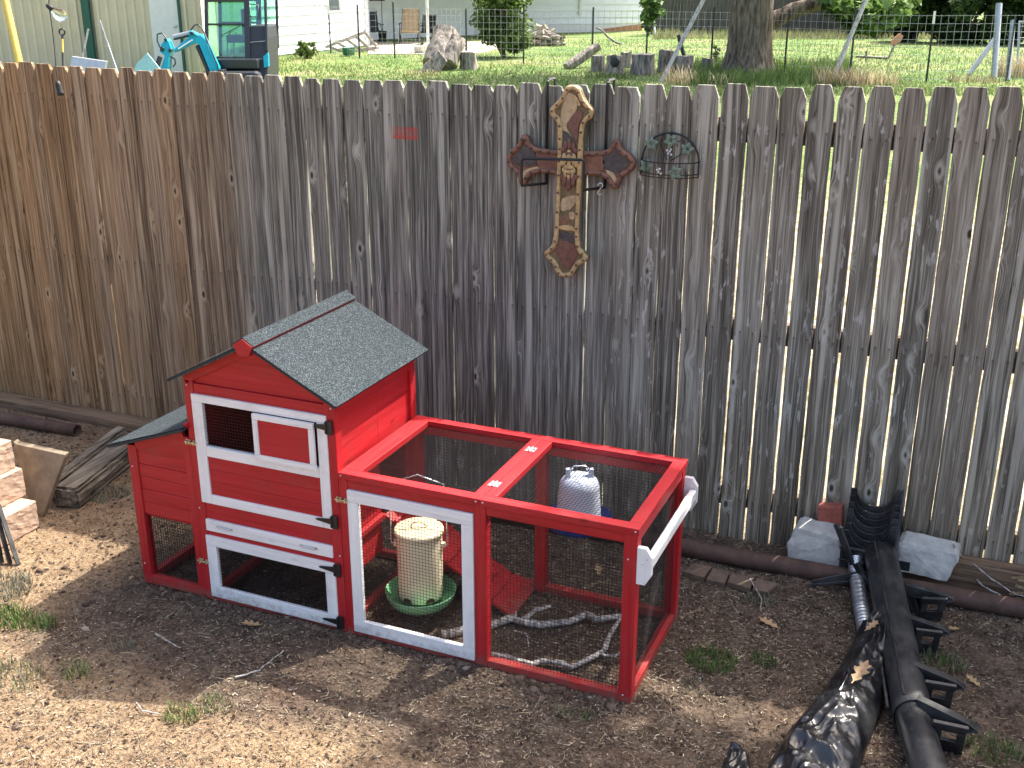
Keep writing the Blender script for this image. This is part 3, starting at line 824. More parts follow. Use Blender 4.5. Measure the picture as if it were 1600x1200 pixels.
# --- run
RL = HR + 0.0015; RZ0 = 0.642; MX = -1.430
for x0, x1 in ((RL, RL+0.034), (MX-0.022, MX+0.022), (RR-0.046, RR)):
    for y0 in (Yf, Yb-P_):
        rb('post', x0, x1, y0, y0+P_, 0.0, RZ0-.0005, 'z')
for yy in (Yf+.003, Yb-.037):
    for xa, xb in ((RL+.034, MX-.022), (MX+.022, RR-.046)):
        rb('rail', xa, xb, yy, yy+.034, 0.0, 0.032, 'x')
        rb('rail', xa, xb, yy, yy+.034, 0.606, RZ0-.001, 'x')
rb('rail', RR-.037, RR-.003, Yf+P_, Yb-P_, 0.0, 0.036, 'y'); rb('rail', RR-.037, RR-.003, Yf+P_, Yb-P_, 0.606, RZ0-.001, 'y')
# two lids of framed mesh
for (xa, xb, wl, wr) in ((RL, MX-.0007, 0.072, 0.036), (MX+.0007, RR+.004, 0.046, 0.046)):
    lid = rb('lid', xa, xb, Yf-.004, Yf+.040, RZ0, 0.666, 'x'); lid['label'] = 'red framed mesh lid over the run'
    rb('lid_rail', xa, xb, Yb-.040, Yb+.004, RZ0, 0.666, 'x', lid)
    rb('lid_stile', xa, xa+wl, Yf+.0405, Yb-.0405, RZ0, 0.6655, 'y', lid)
    rb('lid_stile', xb-wr, xb, Yf+.0405, Yb-.0405, RZ0, 0.6655, 'y', lid)
    mesh_panel(lid, (xa+wl, Yf+.040, RZ0+.004), (1,0,0), xb-xa-wl-wr, (0,1,0), Yb-Yf-.080)
    screws(lid, [(xa+.012, Yf-.004, .655), (xb-.012, Yf-.004, .655)], (0, -1, 0))
for yy in (-1.236, -0.905):
    m = MB(); m.box(MX-.020, MX-.002, yy-.021, yy+.021, .6662, .6676); m.box(MX+.002, MX+.020, yy-.021, yy+.021, .6662, .6676)
    m.tube([(MX, yy-.021, .668), (MX, yy+.021, .668)], 0.0034, 8)
    hp = m.build('hinge_plate', M['zinc'], coop)
    screws(hp, [(MX+sx, yy+sy_, .6677) for sx in (-.013, .013) for sy_ in (-.013, .013)], (0, 0, 1))
mesh_panel(coop, (MX+.022, Yf+.020, .032), (1,0,0), RR-.046-MX-.022, (0,0,1), .574)
mesh_panel(coop, (RL+.034, Yb-.020, .032), (1,0,0), MX-.022-RL-.034, (0,0,1), .574)
mesh_panel(coop, (MX+.022, Yb-.020, .032), (1,0,0), RR-.046-MX-.022, (0,0,1), .574)
mesh_panel(coop, (RR-.020, Yf+P_, .036), (0,1,0), Yb-Yf-2*P_, (0,0,1), .570)
# run door
rdl, rdr = -1.951, -1.455
rd = rb('run_door', rdl, rdr, yd0, yd1, 0.558, 0.603, 'x', c='white'); rd['label'] = 'white framed mesh door on the run front'
rb('door_rail', rdl, rdr, yd0, yd1, 0.022, 0.072, 'x', rd, 'white')
rb('door_stile', rdl, rdl+.044, yd0+.0005, yd1-.0005, .0725, .5575, 'z', rd, 'white')
rb('door_stile', rdr-.044, rdr, yd0+.0005, yd1-.0005, .0725, .5575, 'z', rd, 'white')
mesh_panel(rd, (rdl+.044, Yf+.006, .072), (1,0,0), rdr-rdl-.088, (0,0,1), .486)
screws(coop, [(HL+.014, Yf, .905), (HR-.014, Yf, .905), (HL+.014, Yf, .40), (HR-.012, Yf, .325), (RR-.03, Yf, .55), (RR-.03, Yf, .03), (NL+.014, Yf+.002, .52), (NL+.014, Yf+.002, .09)], (0, -1, 0))
# handle
hd = None
def bracket(y0, y1, zc):
    p = [(-0.8715, zc+.066), (-0.842, zc+.066), (-0.822, zc+.036), (-0.822, zc-.030), (-0.842, zc-.066), (-0.8715, zc-.066)]
    m = MB(); m.prism([(x, y0, z) for x, z in p], (0, y1-y0, 0)); return m
for (y0, y1) in ((Yf-.004, Yf+.016), (Yb-.020, Yb)):
    b = bracket(y0, y1, 0.535).build('handle_bracket', M['whitez'], coop, 0.0012)
    screws(b, [(-.852, y0, .545), (-.838, y0, .565)], (0, -1, 0))
m = MB(); m.box(-0.849, -0.823, Yf+.0165, Yb-.0205, .522, .560); m.build('handle_bar', M['whitey'], coop, 0.005)
# ramp with slats
ra, rbm = Vector((-1.992, -0.945, 0.346)), Vector((-1.540, -0.915, 0.060))
rdir = (rbm-ra).normalized(); rs = Vector((0, 1, 0)); rn = rdir.cross(rs); rn = rn if rn.z > 0 else -rn
m = MB(); m.obox((ra+rbm)/2, rdir*((rbm-ra).length/2), rs*0.100, rn*0.006); rp = m.build('ramp', M['redx'], coop, 0.001)
m = MB(); e0 = rbm + rdir*0.001; e1 = Vector((-1.452, -0.913, 0.006)); ed = (e1-e0).normalized(); en = ed.cross(rs); en = en if en.z > 0 else -en
m.obox((e0+e1)/2, ed*((e1-e0).length/2-.001), rs*0.118, en*0.007); m.build('ramp_foot', M['redx'], rp, 0.001)
for k in range(6):
    c_ = ra + rdir*(0.05 + k*0.085) + rn*0.0105
    m = MB(); m.obox(c_, rdir*0.006, rs*0.098, rn*0.004); m.build('slat', M['redy'], rp, 0.0008)
m = MB(); m.box(-2.030, -1.990, -1.0, -.96, .352, .358); m.build('ramp_hinge', M['zinc'], rp)

# ---- clods and small stones, some banked against the coop foot
def clods(n, seed):
    r = np.random.default_rng(seed); P = []
    while len(P) < n:
        if r.random() < 0.28:
            x = r.uniform(-2.97, -0.83); y = (Yf - abs(r.normal(0, .025)) - .006) if r.random() < .7 else (Yb + abs(r.normal(0, .03)))
        else:
            x = r.uniform(-4.6, 1.0); y = r.uniform(-2.7, -0.15)
            if gnoise(x+3, y-2, 1.9) + .4*gnoise(x, y, 6.0) < r.uniform(-.25, .5): continue
        P.append((x, y, gz(x, y)))
    P = np.array(P); R_ = r.uniform(.003, .010, n)*np.where(r.random(n) < .06, 1.9, 1.0)
    base = np.array([(1,0,0),(0,1,0),(-1,0,0),(0,-1,0),(.7,.7,.55),(-.7,.7,.55),(-.7,-.7,.55),(.7,-.7,.55),(0,0,.85)], float)
    J = base[None]*(1 + r.uniform(-.35, .35, (n, 9, 3)))
    V = (P[:, None, :] + J*R_[:, None, None]*np.array([1, 1, .8])).reshape(-1, 3)
    tri = np.array([(0,1,4),(1,2,5),(2,3,6),(3,0,7),(0,4,7),(1,5,4),(2,6,5),(3,7,6),(4,5,8),(5,6,8),(6,7,8),(7,4,8)])
    Fq = (np.arange(n)[:, None, None]*9 + tri[None]).reshape(-1, 3)
    C = np.array([(.10,.068,.048),(.15,.105,.075),(.075,.05,.036),(.24,.18,.13),(.30,.25,.20)])[r.choice(5, n, p=[.38, .34, .24, .035, .005])]*r.uniform(.7, 1.25, (n, 1))
    return soup('soil_clods', V, Fq, M['litter'], colors=np.repeat(C, 9, axis=0))
tag(clods(5200, 17), 'small soil clods and grit lying loose on the yard', 'soil', kind='stuff')

# ================================================================== things in the run
# hanging feeder
fc = Vector((-1.795, -1.125, 0.0))
fd = thing('poultry_feeder', (fc.x, fc.y, 0.055), 'cream plastic hanging feeder with a green pan inside the run', 'feeder')
m = MB(); m.lathe((fc.x, fc.y, 0), [(0.083, 0.085), (0.086, 0.10), (0.087, 0.20), (0.0875, 0.33), (0.084, 0.350), (0.080, 0.356)], 40); m.build('barrel', M['cream'], fd)
m = MB(); m.lathe((fc.x, fc.y, 0), [(0.088, 0.352), (0.0935, 0.353), (0.0945, 0.360), (0.0935, 0.368), (0.088, 0.3715), (0.02, 0.374), (0.0005, 0.374)], 40)
lidf = m.build('lid', M['cream'], fd)
m = MB(); a0 = math.radians(20)
pts = [Vector((fc.x + math.cos(a0)*0.030*math.cos(t), fc.y + math.sin(a0)*0.030*math.cos(t), 0.372 + 0.024*math.sin(t))) for t in np.linspace(0, math.pi, 11)]
m.tube(pts, 0.0034, 6); m.build('lid_handle', M['cream'], lidf)
m = MB(); m.obox((fc.x+.004, fc.y-.020, 0.3745), Vector((math.cos(a0), math.sin(a0), 0))*0.066, Vector((-math.sin(a0), math.cos(a0), 0))*0.0016, Vector((0,0,1))*0.0012); m.build('lid_ridge', M['cream'], lidf)
m = MB(); m.lathe((fc.x, fc.y, 0), [(0.0005, 0.060), (0.085, 0.060), (0.112, 0.068), (0.126, 0.086), (0.134, 0.108), (0.137, 0.110), (0.137, 0.106), (0.129, 0.080), (0.114, 0.060), (0.085, 0.052), (0.0005, 0.052)], 44); m.build('pan', M['greenp'], fd)
for k in range(6):
    a = math.radians(-98 + k*60)
    m = MB(); ax = Vector((math.cos(a), math.sin(a), 0)); sd = Vector((-math.sin(a), math.cos(a), 0))
    c = Vector((fc.x, fc.y, 0.090)) + ax*0.0868
    m.prism([c + sd*0.020*math.cos(t) + Vector((0, 0, 1))*0.019*math.sin(t) for t in np.linspace(0, math.pi, 10)], ax*0.0015)
    m.build('feed_hole', M['dark'], fd)
# wire bail
bx = Vector((0.95, 0.30, 0)).normalized()
m = MB(); c = fc
L0 = c + bx*-0.092; R0 = c + bx*0.092
m.tube([L0 + Vector((0,0,.305)) + bx*0.008, L0 + Vector((0,0,.300)) - bx*.016, L0 - bx*.017 + Vector((0,0,.325)), L0 - bx*.014 + Vector((0,0,.50)), L0 - bx*.006 + Vector((0,0,.555)), c + Vector((0,0,.590)), R0 + bx*.006 + Vector((0,0,.555)), R0 + bx*.014 + Vector((0,0,.50)), R0 + bx*.017 + Vector((0,0,.325)), R0 + bx*.016 + Vector((0,0,.300)), R0 - bx*.008 + Vector((0,0,.305))], 0.0026, 7)
m.build('wire_bail', M['zinc'], fd)
for s_ in (-1, 1):
    m = MB(); m.obox(c + bx*(s_*0.092) + Vector((0,0,.303)), bx*.007, Vector((-bx.y, bx.x, 0))*.010, Vector((0,0,1))*.010); m.build('bail_lug', M['cream'], fd, 0.001)
# hanging waterer
wc = Vector((-1.225, -0.935, 0.0))
wt = thing('poultry_waterer', (wc.x, wc.y, 0.405), 'translucent water jug with a blue drinking pan hanging in the run', 'waterer')
m = MB(); m.lathe((wc.x, wc.y, 0), [(0.085, 0.425), (0.084, 0.44), (0.078, 0.52), (0.074, 0.565), (0.0735, 0.575), (0.066, 0.592), (0.050, 0.606), (0.030, 0.611), (0.0005, 0.612)], 36); m.build('jug', M['jug'], wt)
m = MB(); m.lathe((wc.x, wc.y, 0), [(0.0005, 0.414), (0.09, 0.414), (0.112, 0.420), (0.121, 0.446), (0.124, 0.447), (0.124, 0.442), (0.116, 0.414), (0.095, 0.405), (0.0005, 0.405)], 40); m.build('pan', M['bluep'], wt)
for s_ in (-1, 1):
    m = MB(); p = wc + RGT*(s_*0.042)
    m.obox(p + Vector((0,0,.615)), RGT*.009, FWH*.010, Vector((0,0,1))*.022); m.obox(p + Vector((0,0,.632)) - RGT*(s_*.010), RGT*.008, FWH*.007, Vector((0,0,1))*.005)
    m.build('handle_lug', M['jug'], wt, 0.002)
m = MB(); m.tube([wc + RGT*-.042 + Vector((0,0,.628)), wc + RGT*-.02 + Vector((0,0,.648)), wc + RGT*.02 + Vector((0,0,.648)), wc + RGT*.042 + Vector((0,0,.628))], 0.0022, 6); m.build('wire_bail', M['zinc'], wt)
# bare branches
def twigs(root_name, label, chains, cat='branch', mat='branch', group=None):
    p0 = Vector(chains[0][0][0])
    t = thing(root_name, (p0.x, p0.y, gz(p0.x, p0.y)), label, cat, group)
    for k, (pts, r0, r1) in enumerate(chains):
        P = [Vector(p) for p in pts]; Q = []
        for i in range(len(P)-1):
            for j in range(4):
                u = j/4.0; q = P[i].lerp(P[i+1], u)
                q += Vector((mnoise.noise(q*23), mnoise.noise(q*23+Vector((5,0,0))), 0.5*mnoise.noise(q*23+Vector((0,9,0)))))*0.006
                Q.append(q)
        Q.append(P[-1])
        n = len(Q); rs = [(r0 + (r1-r0)*i/(n-1))*(1 + 0.22*mnoise.noise(Q[i]*45)) for i in range(n)]
        m = MB(); m.tube(Q, rs, 8); m.build('stem' if k == 0 else 'side_twig', M[mat], t)
    return t
z2 = 0.016
twigs('bare_branch', 'thicker bare grey branch lying across the middle of the run floor', [
    ([(-1.644,-1.252,z2),(-1.503,-1.134,z2+.006),(-1.441,-1.059,z2+.01),(-1.407,-1.064,z2+.008),(-1.328,-1.045,z2+.004),(-1.235,-0.981,z2),(-1.192,-0.922,z2+.008),(-1.149,-0.934,z2+.008),(-1.066,-0.873,z2+.004)], 0.016, 0.011),
    ([(-1.407,-1.064,z2+.008),(-1.364,-.987,z2+.025),(-1.320,-.955,z2+.035)], 0.010, 0.005),
    ([(-1.42,-1.062,z2+.008),(-1.425,-1.05,z2+.040)], 0.008, 0.003)])
twigs('bare_branch', 'thinner pale forked branch lying along the front rail of the run', [
    ([(-1.43,-1.297,z2),(-1.34,-1.294,z2),(-1.263,-1.300,z2),(-1.232,-1.265,z2+.004),(-1.171,-1.252,z2+.004),(-1.13,-1.264,z2),(-1.066,-1.172,z2+.010),(-1.048,-1.133,z2+.012)], 0.012, 0.0085),
    ([(-1.048,-1.133,z2+.012),(-1.055,-1.023,z2+.03),(-1.04,-.931,z2+.05)], 0.010, 0.006),
    ([(-1.05,-1.145,z2+.010),(-1.033,-1.162,z2+.012),(-.997,-1.147,z2+.012),(-.965,-1.09,z2+.02)], 0.006, 0.004)])

# ================================================================== on the fence
M['gold'] = m_plain('antique_gold', (0.47, 0.35, 0.17), 0.55, 0.35, 60, metallic=0.15, bump=0.5, bscale=120)
M['tanres'] = m_plain('tan_resin', (0.45, 0.35, 0.20), 0.6, 0.3, 40, bump=0.4)
M['brownres'] = m_plain('red_brown_resin', (0.165, 0.080, 0.055), 0.6, 0.35, 45, bump=0.6, bscale=100)
M['rustres'] = m_plain('rusty_brown_resin', (0.21, 0.105, 0.066), 0.6, 0.3, 45, bump=0.5)
M['slateres'] = m_plain('dark_slate_resin', (0.062, 0.058, 0.056), 0.6, 0.4, 45, bump=0.6)
M['olive'] = m_plain('olive_brown_resin', (0.155, 0.115, 0.055), 0.6, 0.35, 45, bump=0.6)
cr = thing('cross', (-1.600, -0.03, 1.113), 'ornate brown and gold studded cross hanging on the fence', 'cross')
def smooth_poly(P, n=6, closed=True):
    """Catmull-Rom through the points (x, z)"""
    out = []; m = len(P)
    for i in range(m):
        p0, p1, p2, p3 = P[i-1], P[i], P[(i+1) % m], P[(i+2) % m]
        for j in range(n):
            t = j/n
            out.append(tuple(0.5*((2*p1[k]) + (-p0[k]+p2[k])*t + (2*p0[k]-5*p1[k]+4*p2[k]-p3[k])*t*t + (-p0[k]+3*p1[k]-3*p2[k]+p3[k])*t**3) for k in (0, 1)))
    return out
half = [(0.0, 1.915), (0.030, 1.905), (0.048, 1.868), (0.072, 1.842), (0.094, 1.818), (0.088, 1.790), (0.062, 1.765), (0.055, 1.70), (0.055, 1.55), (0.055, 1.33), (0.060, 1.270), (0.072, 1.240), (0.102, 1.212), (0.088, 1.190), (0.058, 1.168), (0.034, 1.124), (0.0, 1.112)]
VP = [(-1.605 + x + 0.010*(z-1.5)/0.4, z) for x, z in half] + [(-1.605 - x + 0.010*(z-1.5)/0.4, z) for x, z in half[-2:0:-1]]
hl = [(-1.896, 1.603), (-1.880, 1.640), (-1.850, 1.662), (-1.826, 1.706), (-1.800, 1.700), (-1.785, 1.672), (-1.740, 1.655), (-1.61, 1.652), (-1.49, 1.658), (-1.440, 1.672), (-1.418, 1.708), (-1.398, 1.704), (-1.382, 1.672), (-1.345, 1.650), (-1.326, 1.618), (-1.342, 1.582), (-1.378, 1.560), (-1.398, 1.512), (-1.424, 1.512), (-1.445, 1.545), (-1.495, 1.560), (-1.61, 1.552), (-1.74, 1.552), (-1.790, 1.535), (-1.808, 1.500), (-1.832, 1.500), (-1.850, 1.542), (-1.882, 1.565)]
hl = [(x, z - 0.004) for x, z in hl]
for nm, poly, y0, y1, mb, mbord in (('cross_arm', hl, -0.050, -0.026, 'brownres', 'rustres'), ('cross_upright', VP, -0.072, -0.048, 'olive', 'gold')):
    sp_ = smooth_poly(poly, 3)
    m = MB(); m.prism([(x, y0, z) for x, z in sp_], (0, y1-y0, 0)); body = m.build(nm, M[mb], cr, 0.0015)
    cxp = sum(p[0] for p in sp_)/len(sp_); czp = sum(p[1] for p in sp_)/len(sp_)
    inset = []
    for i, (x, z) in enumerate(sp_):
        a = Vector((*sp_[i-1], 0)); b = Vector((*sp_[(i+1) % len(sp_)], 0)); tn = (b-a).normalized()
        nr_ = Vector((-tn.y, tn.x, 0))
        c = Vector((x, z, 0)) + nr_*0.010*(1 if nm == 'cross_arm' and False else -1)
        inset.append(c)
    # pick the side that lies inside
    ctr = Vector((cxp, czp, 0))
    if sum(1 for q, p in zip(inset, sp_) if (q-ctr).length < (Vector((*p, 0))-ctr).length) < len(sp_)/2:
        inset = [Vector((*p, 0))*2 - q for q, p in zip(inset, sp_)]
    m = MB(); m.tube([(q.x, y0-0.001, q.y) for q in inset], [0.0112*(1+.14*random.uniform(-1, 1)) for _ in inset], 7, closed=True); m.build('border', M[mbord], cr)
    acc = 0; last = inset[0]
    for q in inset:
        acc += (q-last).length; last = q
        if acc > 0.030:
            acc = 0
            m = MB(); m.ball((q.x, y0-0.0115, q.y), 0.0058, 7, 4); m.build('stud', M['brownres' if nm == 'cross_upright' else 'slateres'], cr)
# raised patchwork panels: (points, front y, material)
def patch(pts, y, mat, th=0.004):
    m = MB(); m.prism([(x, y, z) for x, z in smooth_poly(pts, 2)], (0, th, 0)); return m.build('relief_panel', M[mat], cr, 0.0008)
u0 = -0.076
patch([(-1.640,1.825),(-1.612,1.885),(-1.578,1.865),(-1.575,1.820),(-1.615,1.765),(-1.612,1.735),(-1.578,1.690),(-1.640,1.742)], u0, 'tanres')
patch([(-1.575,1.818),(-1.548,1.805),(-1.565,1.760),(-1.570,1.690),(-1.600,1.735),(-1.612,1.765)], u0-.0012, 'brownres')
patch([(-1.641,1.738),(-1.582,1.698),(-1.630,1.655),(-1.642,1.665)], u0-.0008, 'slateres')
patch([(-1.585,1.880),(-1.560,1.845),(-1.568,1.835),(-1.590,1.862)], u0-.001, 'gold')
patch([(-1.638,1.372),(-1.605,1.380),(-1.600,1.350),(-1.632,1.345)], u0-.0012, 'rustres')
patch([(-1.600,1.395),(-1.578,1.398),(-1.576,1.372),(-1.596,1.368)], u0-.0012, 'tanres')
patch([(-1.642,1.335),(-1.600,1.342),(-1.575,1.330),(-1.575,1.318),(-1.640,1.322)], u0-.0014, 'gold')
patch([(-1.632,1.452),(-1.575,1.470),(-1.572,1.440),(-1.600,1.405),(-1.636,1.400)], u0, 'tanres')
patch([(-1.640,1.392),(-1.575,1.402),(-1.572,1.322),(-1.642,1.318)], u0, 'olive')
patch([(-1.642,1.310),(-1.574,1.300),(-1.572,1.268),(-1.640,1.280)], u0, 'slateres')
patch([(-1.640,1.272),(-1.580,1.262),(-1.558,1.222),(-1.605,1.150),(-1.655,1.222)], u0, 'brownres')
h0 = -0.054
patch([(-1.868,1.600),(-1.815,1.662),(-1.765,1.628),(-1.760,1.585),(-1.838,1.572)], h0, 'slateres')
patch([(-1.760,1.640),(-1.670,1.634),(-1.670,1.568),(-1.745,1.566)], h0, 'brownres')
patch([(-1.835,1.545),(-1.760,1.575),(-1.752,1.558),(-1.815,1.518)], h0, 'tanres')
patch([(-1.545,1.636),(-1.470,1.642),(-1.462,1.580),(-1.545,1.568)], h0, 'rustres')
patch([(-1.462,1.642),(-1.410,1.680),(-1.352,1.618),(-1.395,1.572),(-1.455,1.585)], h0, 'slateres')
patch([(-1.452,1.578),(-1.420,1.572),(-1.392,1.528),(-1.410,1.520)], h0, 'tanres')
def lily(zc, s, mat, flip=1):
    m = MB()
    for dx, dz, rx, rz in ((0,.020,.008,.022),(-.014,.012,.008,.018),(.014,.012,.008,.018),(0,-.010,.018,.008),(0,-.022,.009,.014),(-.022,.0,.007,.010),(.022,.0,.007,.010)):
        m.ball((-1.603+dx*s, u0-.004, zc+dz*s*flip), (rx*s, .006, rz*s), 8, 5)
    m.build('lily_ornament', M[mat], cr)
lily(1.655, 1.25, 'brownres'); lily(1.600, 1.5, 'gold'); lily(1.545, 1.4, 'brownres', -1)
lily(1.572, 1.1, 'gold', -1)
# over-the-fence bracket of square bar
bk = thing('hanging_bracket', (-1.59, -0.09, 1.50), 'black metal over-the-fence bracket looped in front of the cross', 'bracket')
def hook(x, zt):
    m = MB(); m.tube([(x, 0.058, zt-.09), (x, 0.058, zt+.004), (x, 0.052, zt+.012), (x, -0.024, zt+.012), (x, -0.030, zt+.006), (x, -0.031, 1.505), (x, -0.034, 1.500)], 0.0062, 4, smooth=False); return m
hook(-1.722, 1.918).build('hook_bar', M['blackmetal'], bk); hook(-1.461, 1.922).build('hook_bar', M['blackmetal'], bk)
fr_y = -0.150
A_, B_, C_, D_ = aty(815, 247, fr_y), aty(912, 250, fr_y), aty(815, 290, fr_y), aty(912, 297, fr_y)
m = MB(); m.tube([(-1.722, -0.031, 1.503), C_, C_ + Vector((0,0,.006)), A_ - Vector((0,0,.010)), A_ + Vector((.010,0,0)), B_ - Vector((.010,0,0)), B_ - Vector((0,0,.010)), D_ + Vector((0,0,.006)), D_, (-1.461, -0.031, 1.503)], 0.0058, 6, smooth=False)
m.build('loop_bar', M['blackmetal'], bk)
m = MB(); h_ = aty(938, 290, -0.10); pts = []
for t in np.linspace(-0.4, 1.0, 14)*math.pi: pts.append(h_ + RGT*(0.010*math.cos(t)) + Vector((0, 0, 0.010*math.sin(t))))
for t in np.linspace(0, -1.1, 9)*math.pi: pts.append(h_ + RGT*(-0.016+0.006 + 0.010*math.cos(t)*0.6) + Vector((0, 0, -0.016 + 0.010*math.sin(t))))
m.tube(pts[:14], 0.0022, 6); m.tube([pts[0], pts[0]+Vector((-.012,0,-.016)), pts[0]+Vector((-.014,0,-.024)), pts[0]+Vector((-.006,0,-.030)), pts[0]+Vector((.004,0,-.024))], 0.0022, 6)
sh = m.build('hook', M['zinc'], None); tag(sh, 'small silver S-hook hanging from the right arm of the black bracket', 'hook')
# wire basket with ivy
bs = thing('wire_basket', (-1.185, -0.06, 1.57), 'dark wire wall basket with green metal ivy leaves, right of the cross', 'basket')
M['ivy'] = m_plain('painted_ivy', (0.135, 0.205, 0.150), 0.5, 0.35, 60)
M['berry'] = m_plain('pearl_berry', (0.62, 0.62, 0.60), 0.3)
cx = -1.186
m = MB()
arc = [(cx + 0.118*math.cos(t), -0.030, 1.628 + 0.112*math.sin(t)) for t in np.linspace(0, math.pi, 22)]
m.tube([(cx+0.118, -0.030, 1.575)] + arc + [(cx-0.118, -0.030, 1.575)], 0.0040, 6); m.build('back_hoop', M['blackmetal'], bs)
for zz, r in ((1.632, 0.0026), (1.585, 0.0022), (1.573, 0.0022)):
    m = MB(); m.tube([(cx + 0.122*math.cos(t), -0.030 - 0.085*math.sin(t), zz) for t in np.linspace(0, math.pi, 16)], r, 5); m.build('front_wire', M['blackmetal'], bs)
m = MB()
for t in np.linspace(0.1, math.pi-.1, 9):
    m = MB(); m.tube([(cx + 0.122*math.cos(t), -0.030 - 0.085*math.sin(t), 1.573), (cx + 0.122*math.cos(t), -0.030 - 0.085*math.sin(t), 1.632)], 0.0015, 4); m.build('cage_wire', M['blackmetal'], bs)
m = MB()
m.tube([(cx-.012, -.034, 1.632), (cx-.03, -.034, 1.665), (cx-.045, -.034, 1.70), (cx-.03, -.034, 1.73), (cx-.012, -.034, 1.715), (cx-.02, -.034, 1.695)], .0024, 5)
m.tube([(cx+.005, -.034, 1.632), (cx+.04, -.034, 1.655), (cx+.065, -.034, 1.685), (cx+.05, -.034, 1.715), (cx+.02, -.034, 1.705), (cx+.03, -.034, 1.688)], .0024, 5)
m.build('scroll', M['blackmetal'], bs)
def ivy(c, s, rot, y):
    for k in range(5):
        a = rot + k*2*math.pi/5
        d = Vector((math.cos(a), 0, math.sin(a))); e = Vector((-math.sin(a), 0, math.cos(a)))
        c0 = Vector((c[0], y, c[1]))
        P = [c0 + d*s*.10, c0 + d*s*.45 + e*s*.34 + Vector((0,-.004,0)), c0 + d*s*.9 + e*s*.16 + Vector((0,.002,0)), c0 + d*s*1.0, c0 + d*s*.9 - e*s*.16 + Vector((0,.002,0)), c0 + d*s*.45 - e*s*.34 + Vector((0,-.004,0))]
        m = MB(); m.prism(P, (0, 0.002, 0)); m.build('ivy_leaf', M['ivy'], bs)
ivy((cx-.078, 1.695), .030, .3, -.045); ivy((cx+.002, 1.712), .030, .9, -.045); ivy((cx+.072, 1.682), .029, .1, -.045); ivy((cx-.085, 1.612), .030, 1.2, -.085); ivy((cx+.045, 1.596), .031, .6, -.118)
for px, pz_ in ((-.012, 1.672), (.0, 1.668), (-.006, 1.660), (.006, 1.656), (.004, 1.676)):
    m = MB(); m.ball((cx+px, -.042, pz_), .0048, 7, 5); m.build('berry', M['berry'], bs)
for px, pz_ in ((-.028, 1.604), (-.018, 1.608), (-.022, 1.596), (-.012, 1.590)):
    m = MB(); m.ball((cx+px, -.118, pz_), .0046, 7, 5); m.build('berry', M['berry'], bs)

# ================================================================== string light hanging from above
M['cable'] = m_plain('black_cable', (0.012, 0.012, 0.012), 0.5)
t = NT('bulb_glass'); gl = t.n('BsdfGlass', {'Color': (0.97, 0.98, 0.98), 'Roughness': 0.02, 'IOR': 1.25}); trn = t.n('BsdfTransparent'); mx = t.n('MixShader', {0: 0.45, 1: gl.outputs[0], 2: trn.outputs[0]})
t.t.links.new(mx.outputs[0], t.out.inputs[0]); M['bulb'] = t.m
SD = 3.7
p_ = lambda u, v: atd(u, v, SD)
end = p_(93, 140)
sg = thing('string_light', (end.x, end.y, end.z-.03), 'hanging black string light cable with one clear bulb and an empty socket', 'string light')
m = MB(); m.tube([p_(60, -900), p_(68, -560), p_(72, -260), p_(74, -120), p_(75.5, -20), p_(77, 12), p_(81, 40), p_(85, 75), p_(88, 110), p_(91, 132)], 0.0022, 6); m.build('cable', M['cable'], sg)
m = MB(); m.lathe(p_(92, 137), [(.004, .022), (.0085, .018), (.0105, .008), (.0105, -.012), (.012, -.016), (.012, -.024), (.008, -.026), (.0085, -.018)], 14, axis=(-.15, 0, 1)); m.build('empty_socket', M['cable'], sg)
m = MB(); ax = (p_(78, 12) - p_(98, 26)).normalized(); m.lathe(p_(77, 11), [(.004, .012), (.007, .008), (.0085, -.006), (.008, -.013)], 12, axis=ax); sk = m.build('socket', M['cable'], sg)
m = MB(); m.lathe(p_(79, 13), [(.0075, 0), (.009, -.008), (.017, -.024), (.021, -.038), (.019, -.050), (.010, -.058), (.0005, -.061)], 18, axis=ax); bl = m.build('bulb', M['bulb'], sg)
m = MB(); m.tube([Vector(p_(79, 13)) - ax*k*0.006 + RGT*(.006*math.sin(k*2.2)) for k in range(1, 8)], 0.0006, 5); m.build('filament', M['brass'], bl)

# ================================================================== along the foot of the fence
# left timber and pipe
tm = MB(); tm.box(-6.3, -3.99, -0.118, -0.022, -0.02, 0.060); o = tm.build('timber', M['timber'], None, 0.008); tag(o, 'long brown landscape timber along the fence foot at the left', 'timber')
def pipe(name, a, b, r, ri, mat, label, parent=None, n=20):
    a = Vector(a); b = Vector(b); ax = (b-a).normalized(); L = (b-a).length
    m = MB(); m.lathe(a, [(ri, 0.0), (r, 0.0), (r, L*.25), (r*1.0, L*.5), (r, L*.75), (r, L), (ri, L), (ri, L*.7), (ri, 0.0)], n, axis=ax)
    o = m.build(name, M[mat], parent)
    if label: tag(o, label, 'pipe')
    return o
pipe('rusty_pipe', (-6.2, -0.335, 0.030), (-4.335, -0.268, 0.032), 0.034, 0.030, 'rust', 'short rusty pipe with an open end beside the left timber')
pipe('rusty_pipe', (-2.3, -0.285, 0.028), (1.6, -0.205, 0.034), 0.038, 0.034, 'rust', 'long rusty pipe lying under the broken concrete blocks at right')
# right timber with a rotted end
tm = MB(); tm.box(-0.145, 1.9, -0.105, -0.024, -0.02, 0.118); rt = tm.build('timber', M['timber'], None, 0.006); tag(rt, 'dark brown timber against the fence foot at right with a rotted patch', 'timber')
m = MB(); rr = random.Random(4)
for k in range(46):
    x = 0.29 + rr.random()*0.16; z = 0.0 + rr.random()*0.105
    m.beam((x, -0.112-rr.random()*.012, z), (x+rr.uniform(.03, .08), -0.110-rr.random()*.01, z+rr.uniform(-.012, .012)), 0.006, rr.uniform(.004, .012))
m.build('rotted_wood', M['rot'], rt)
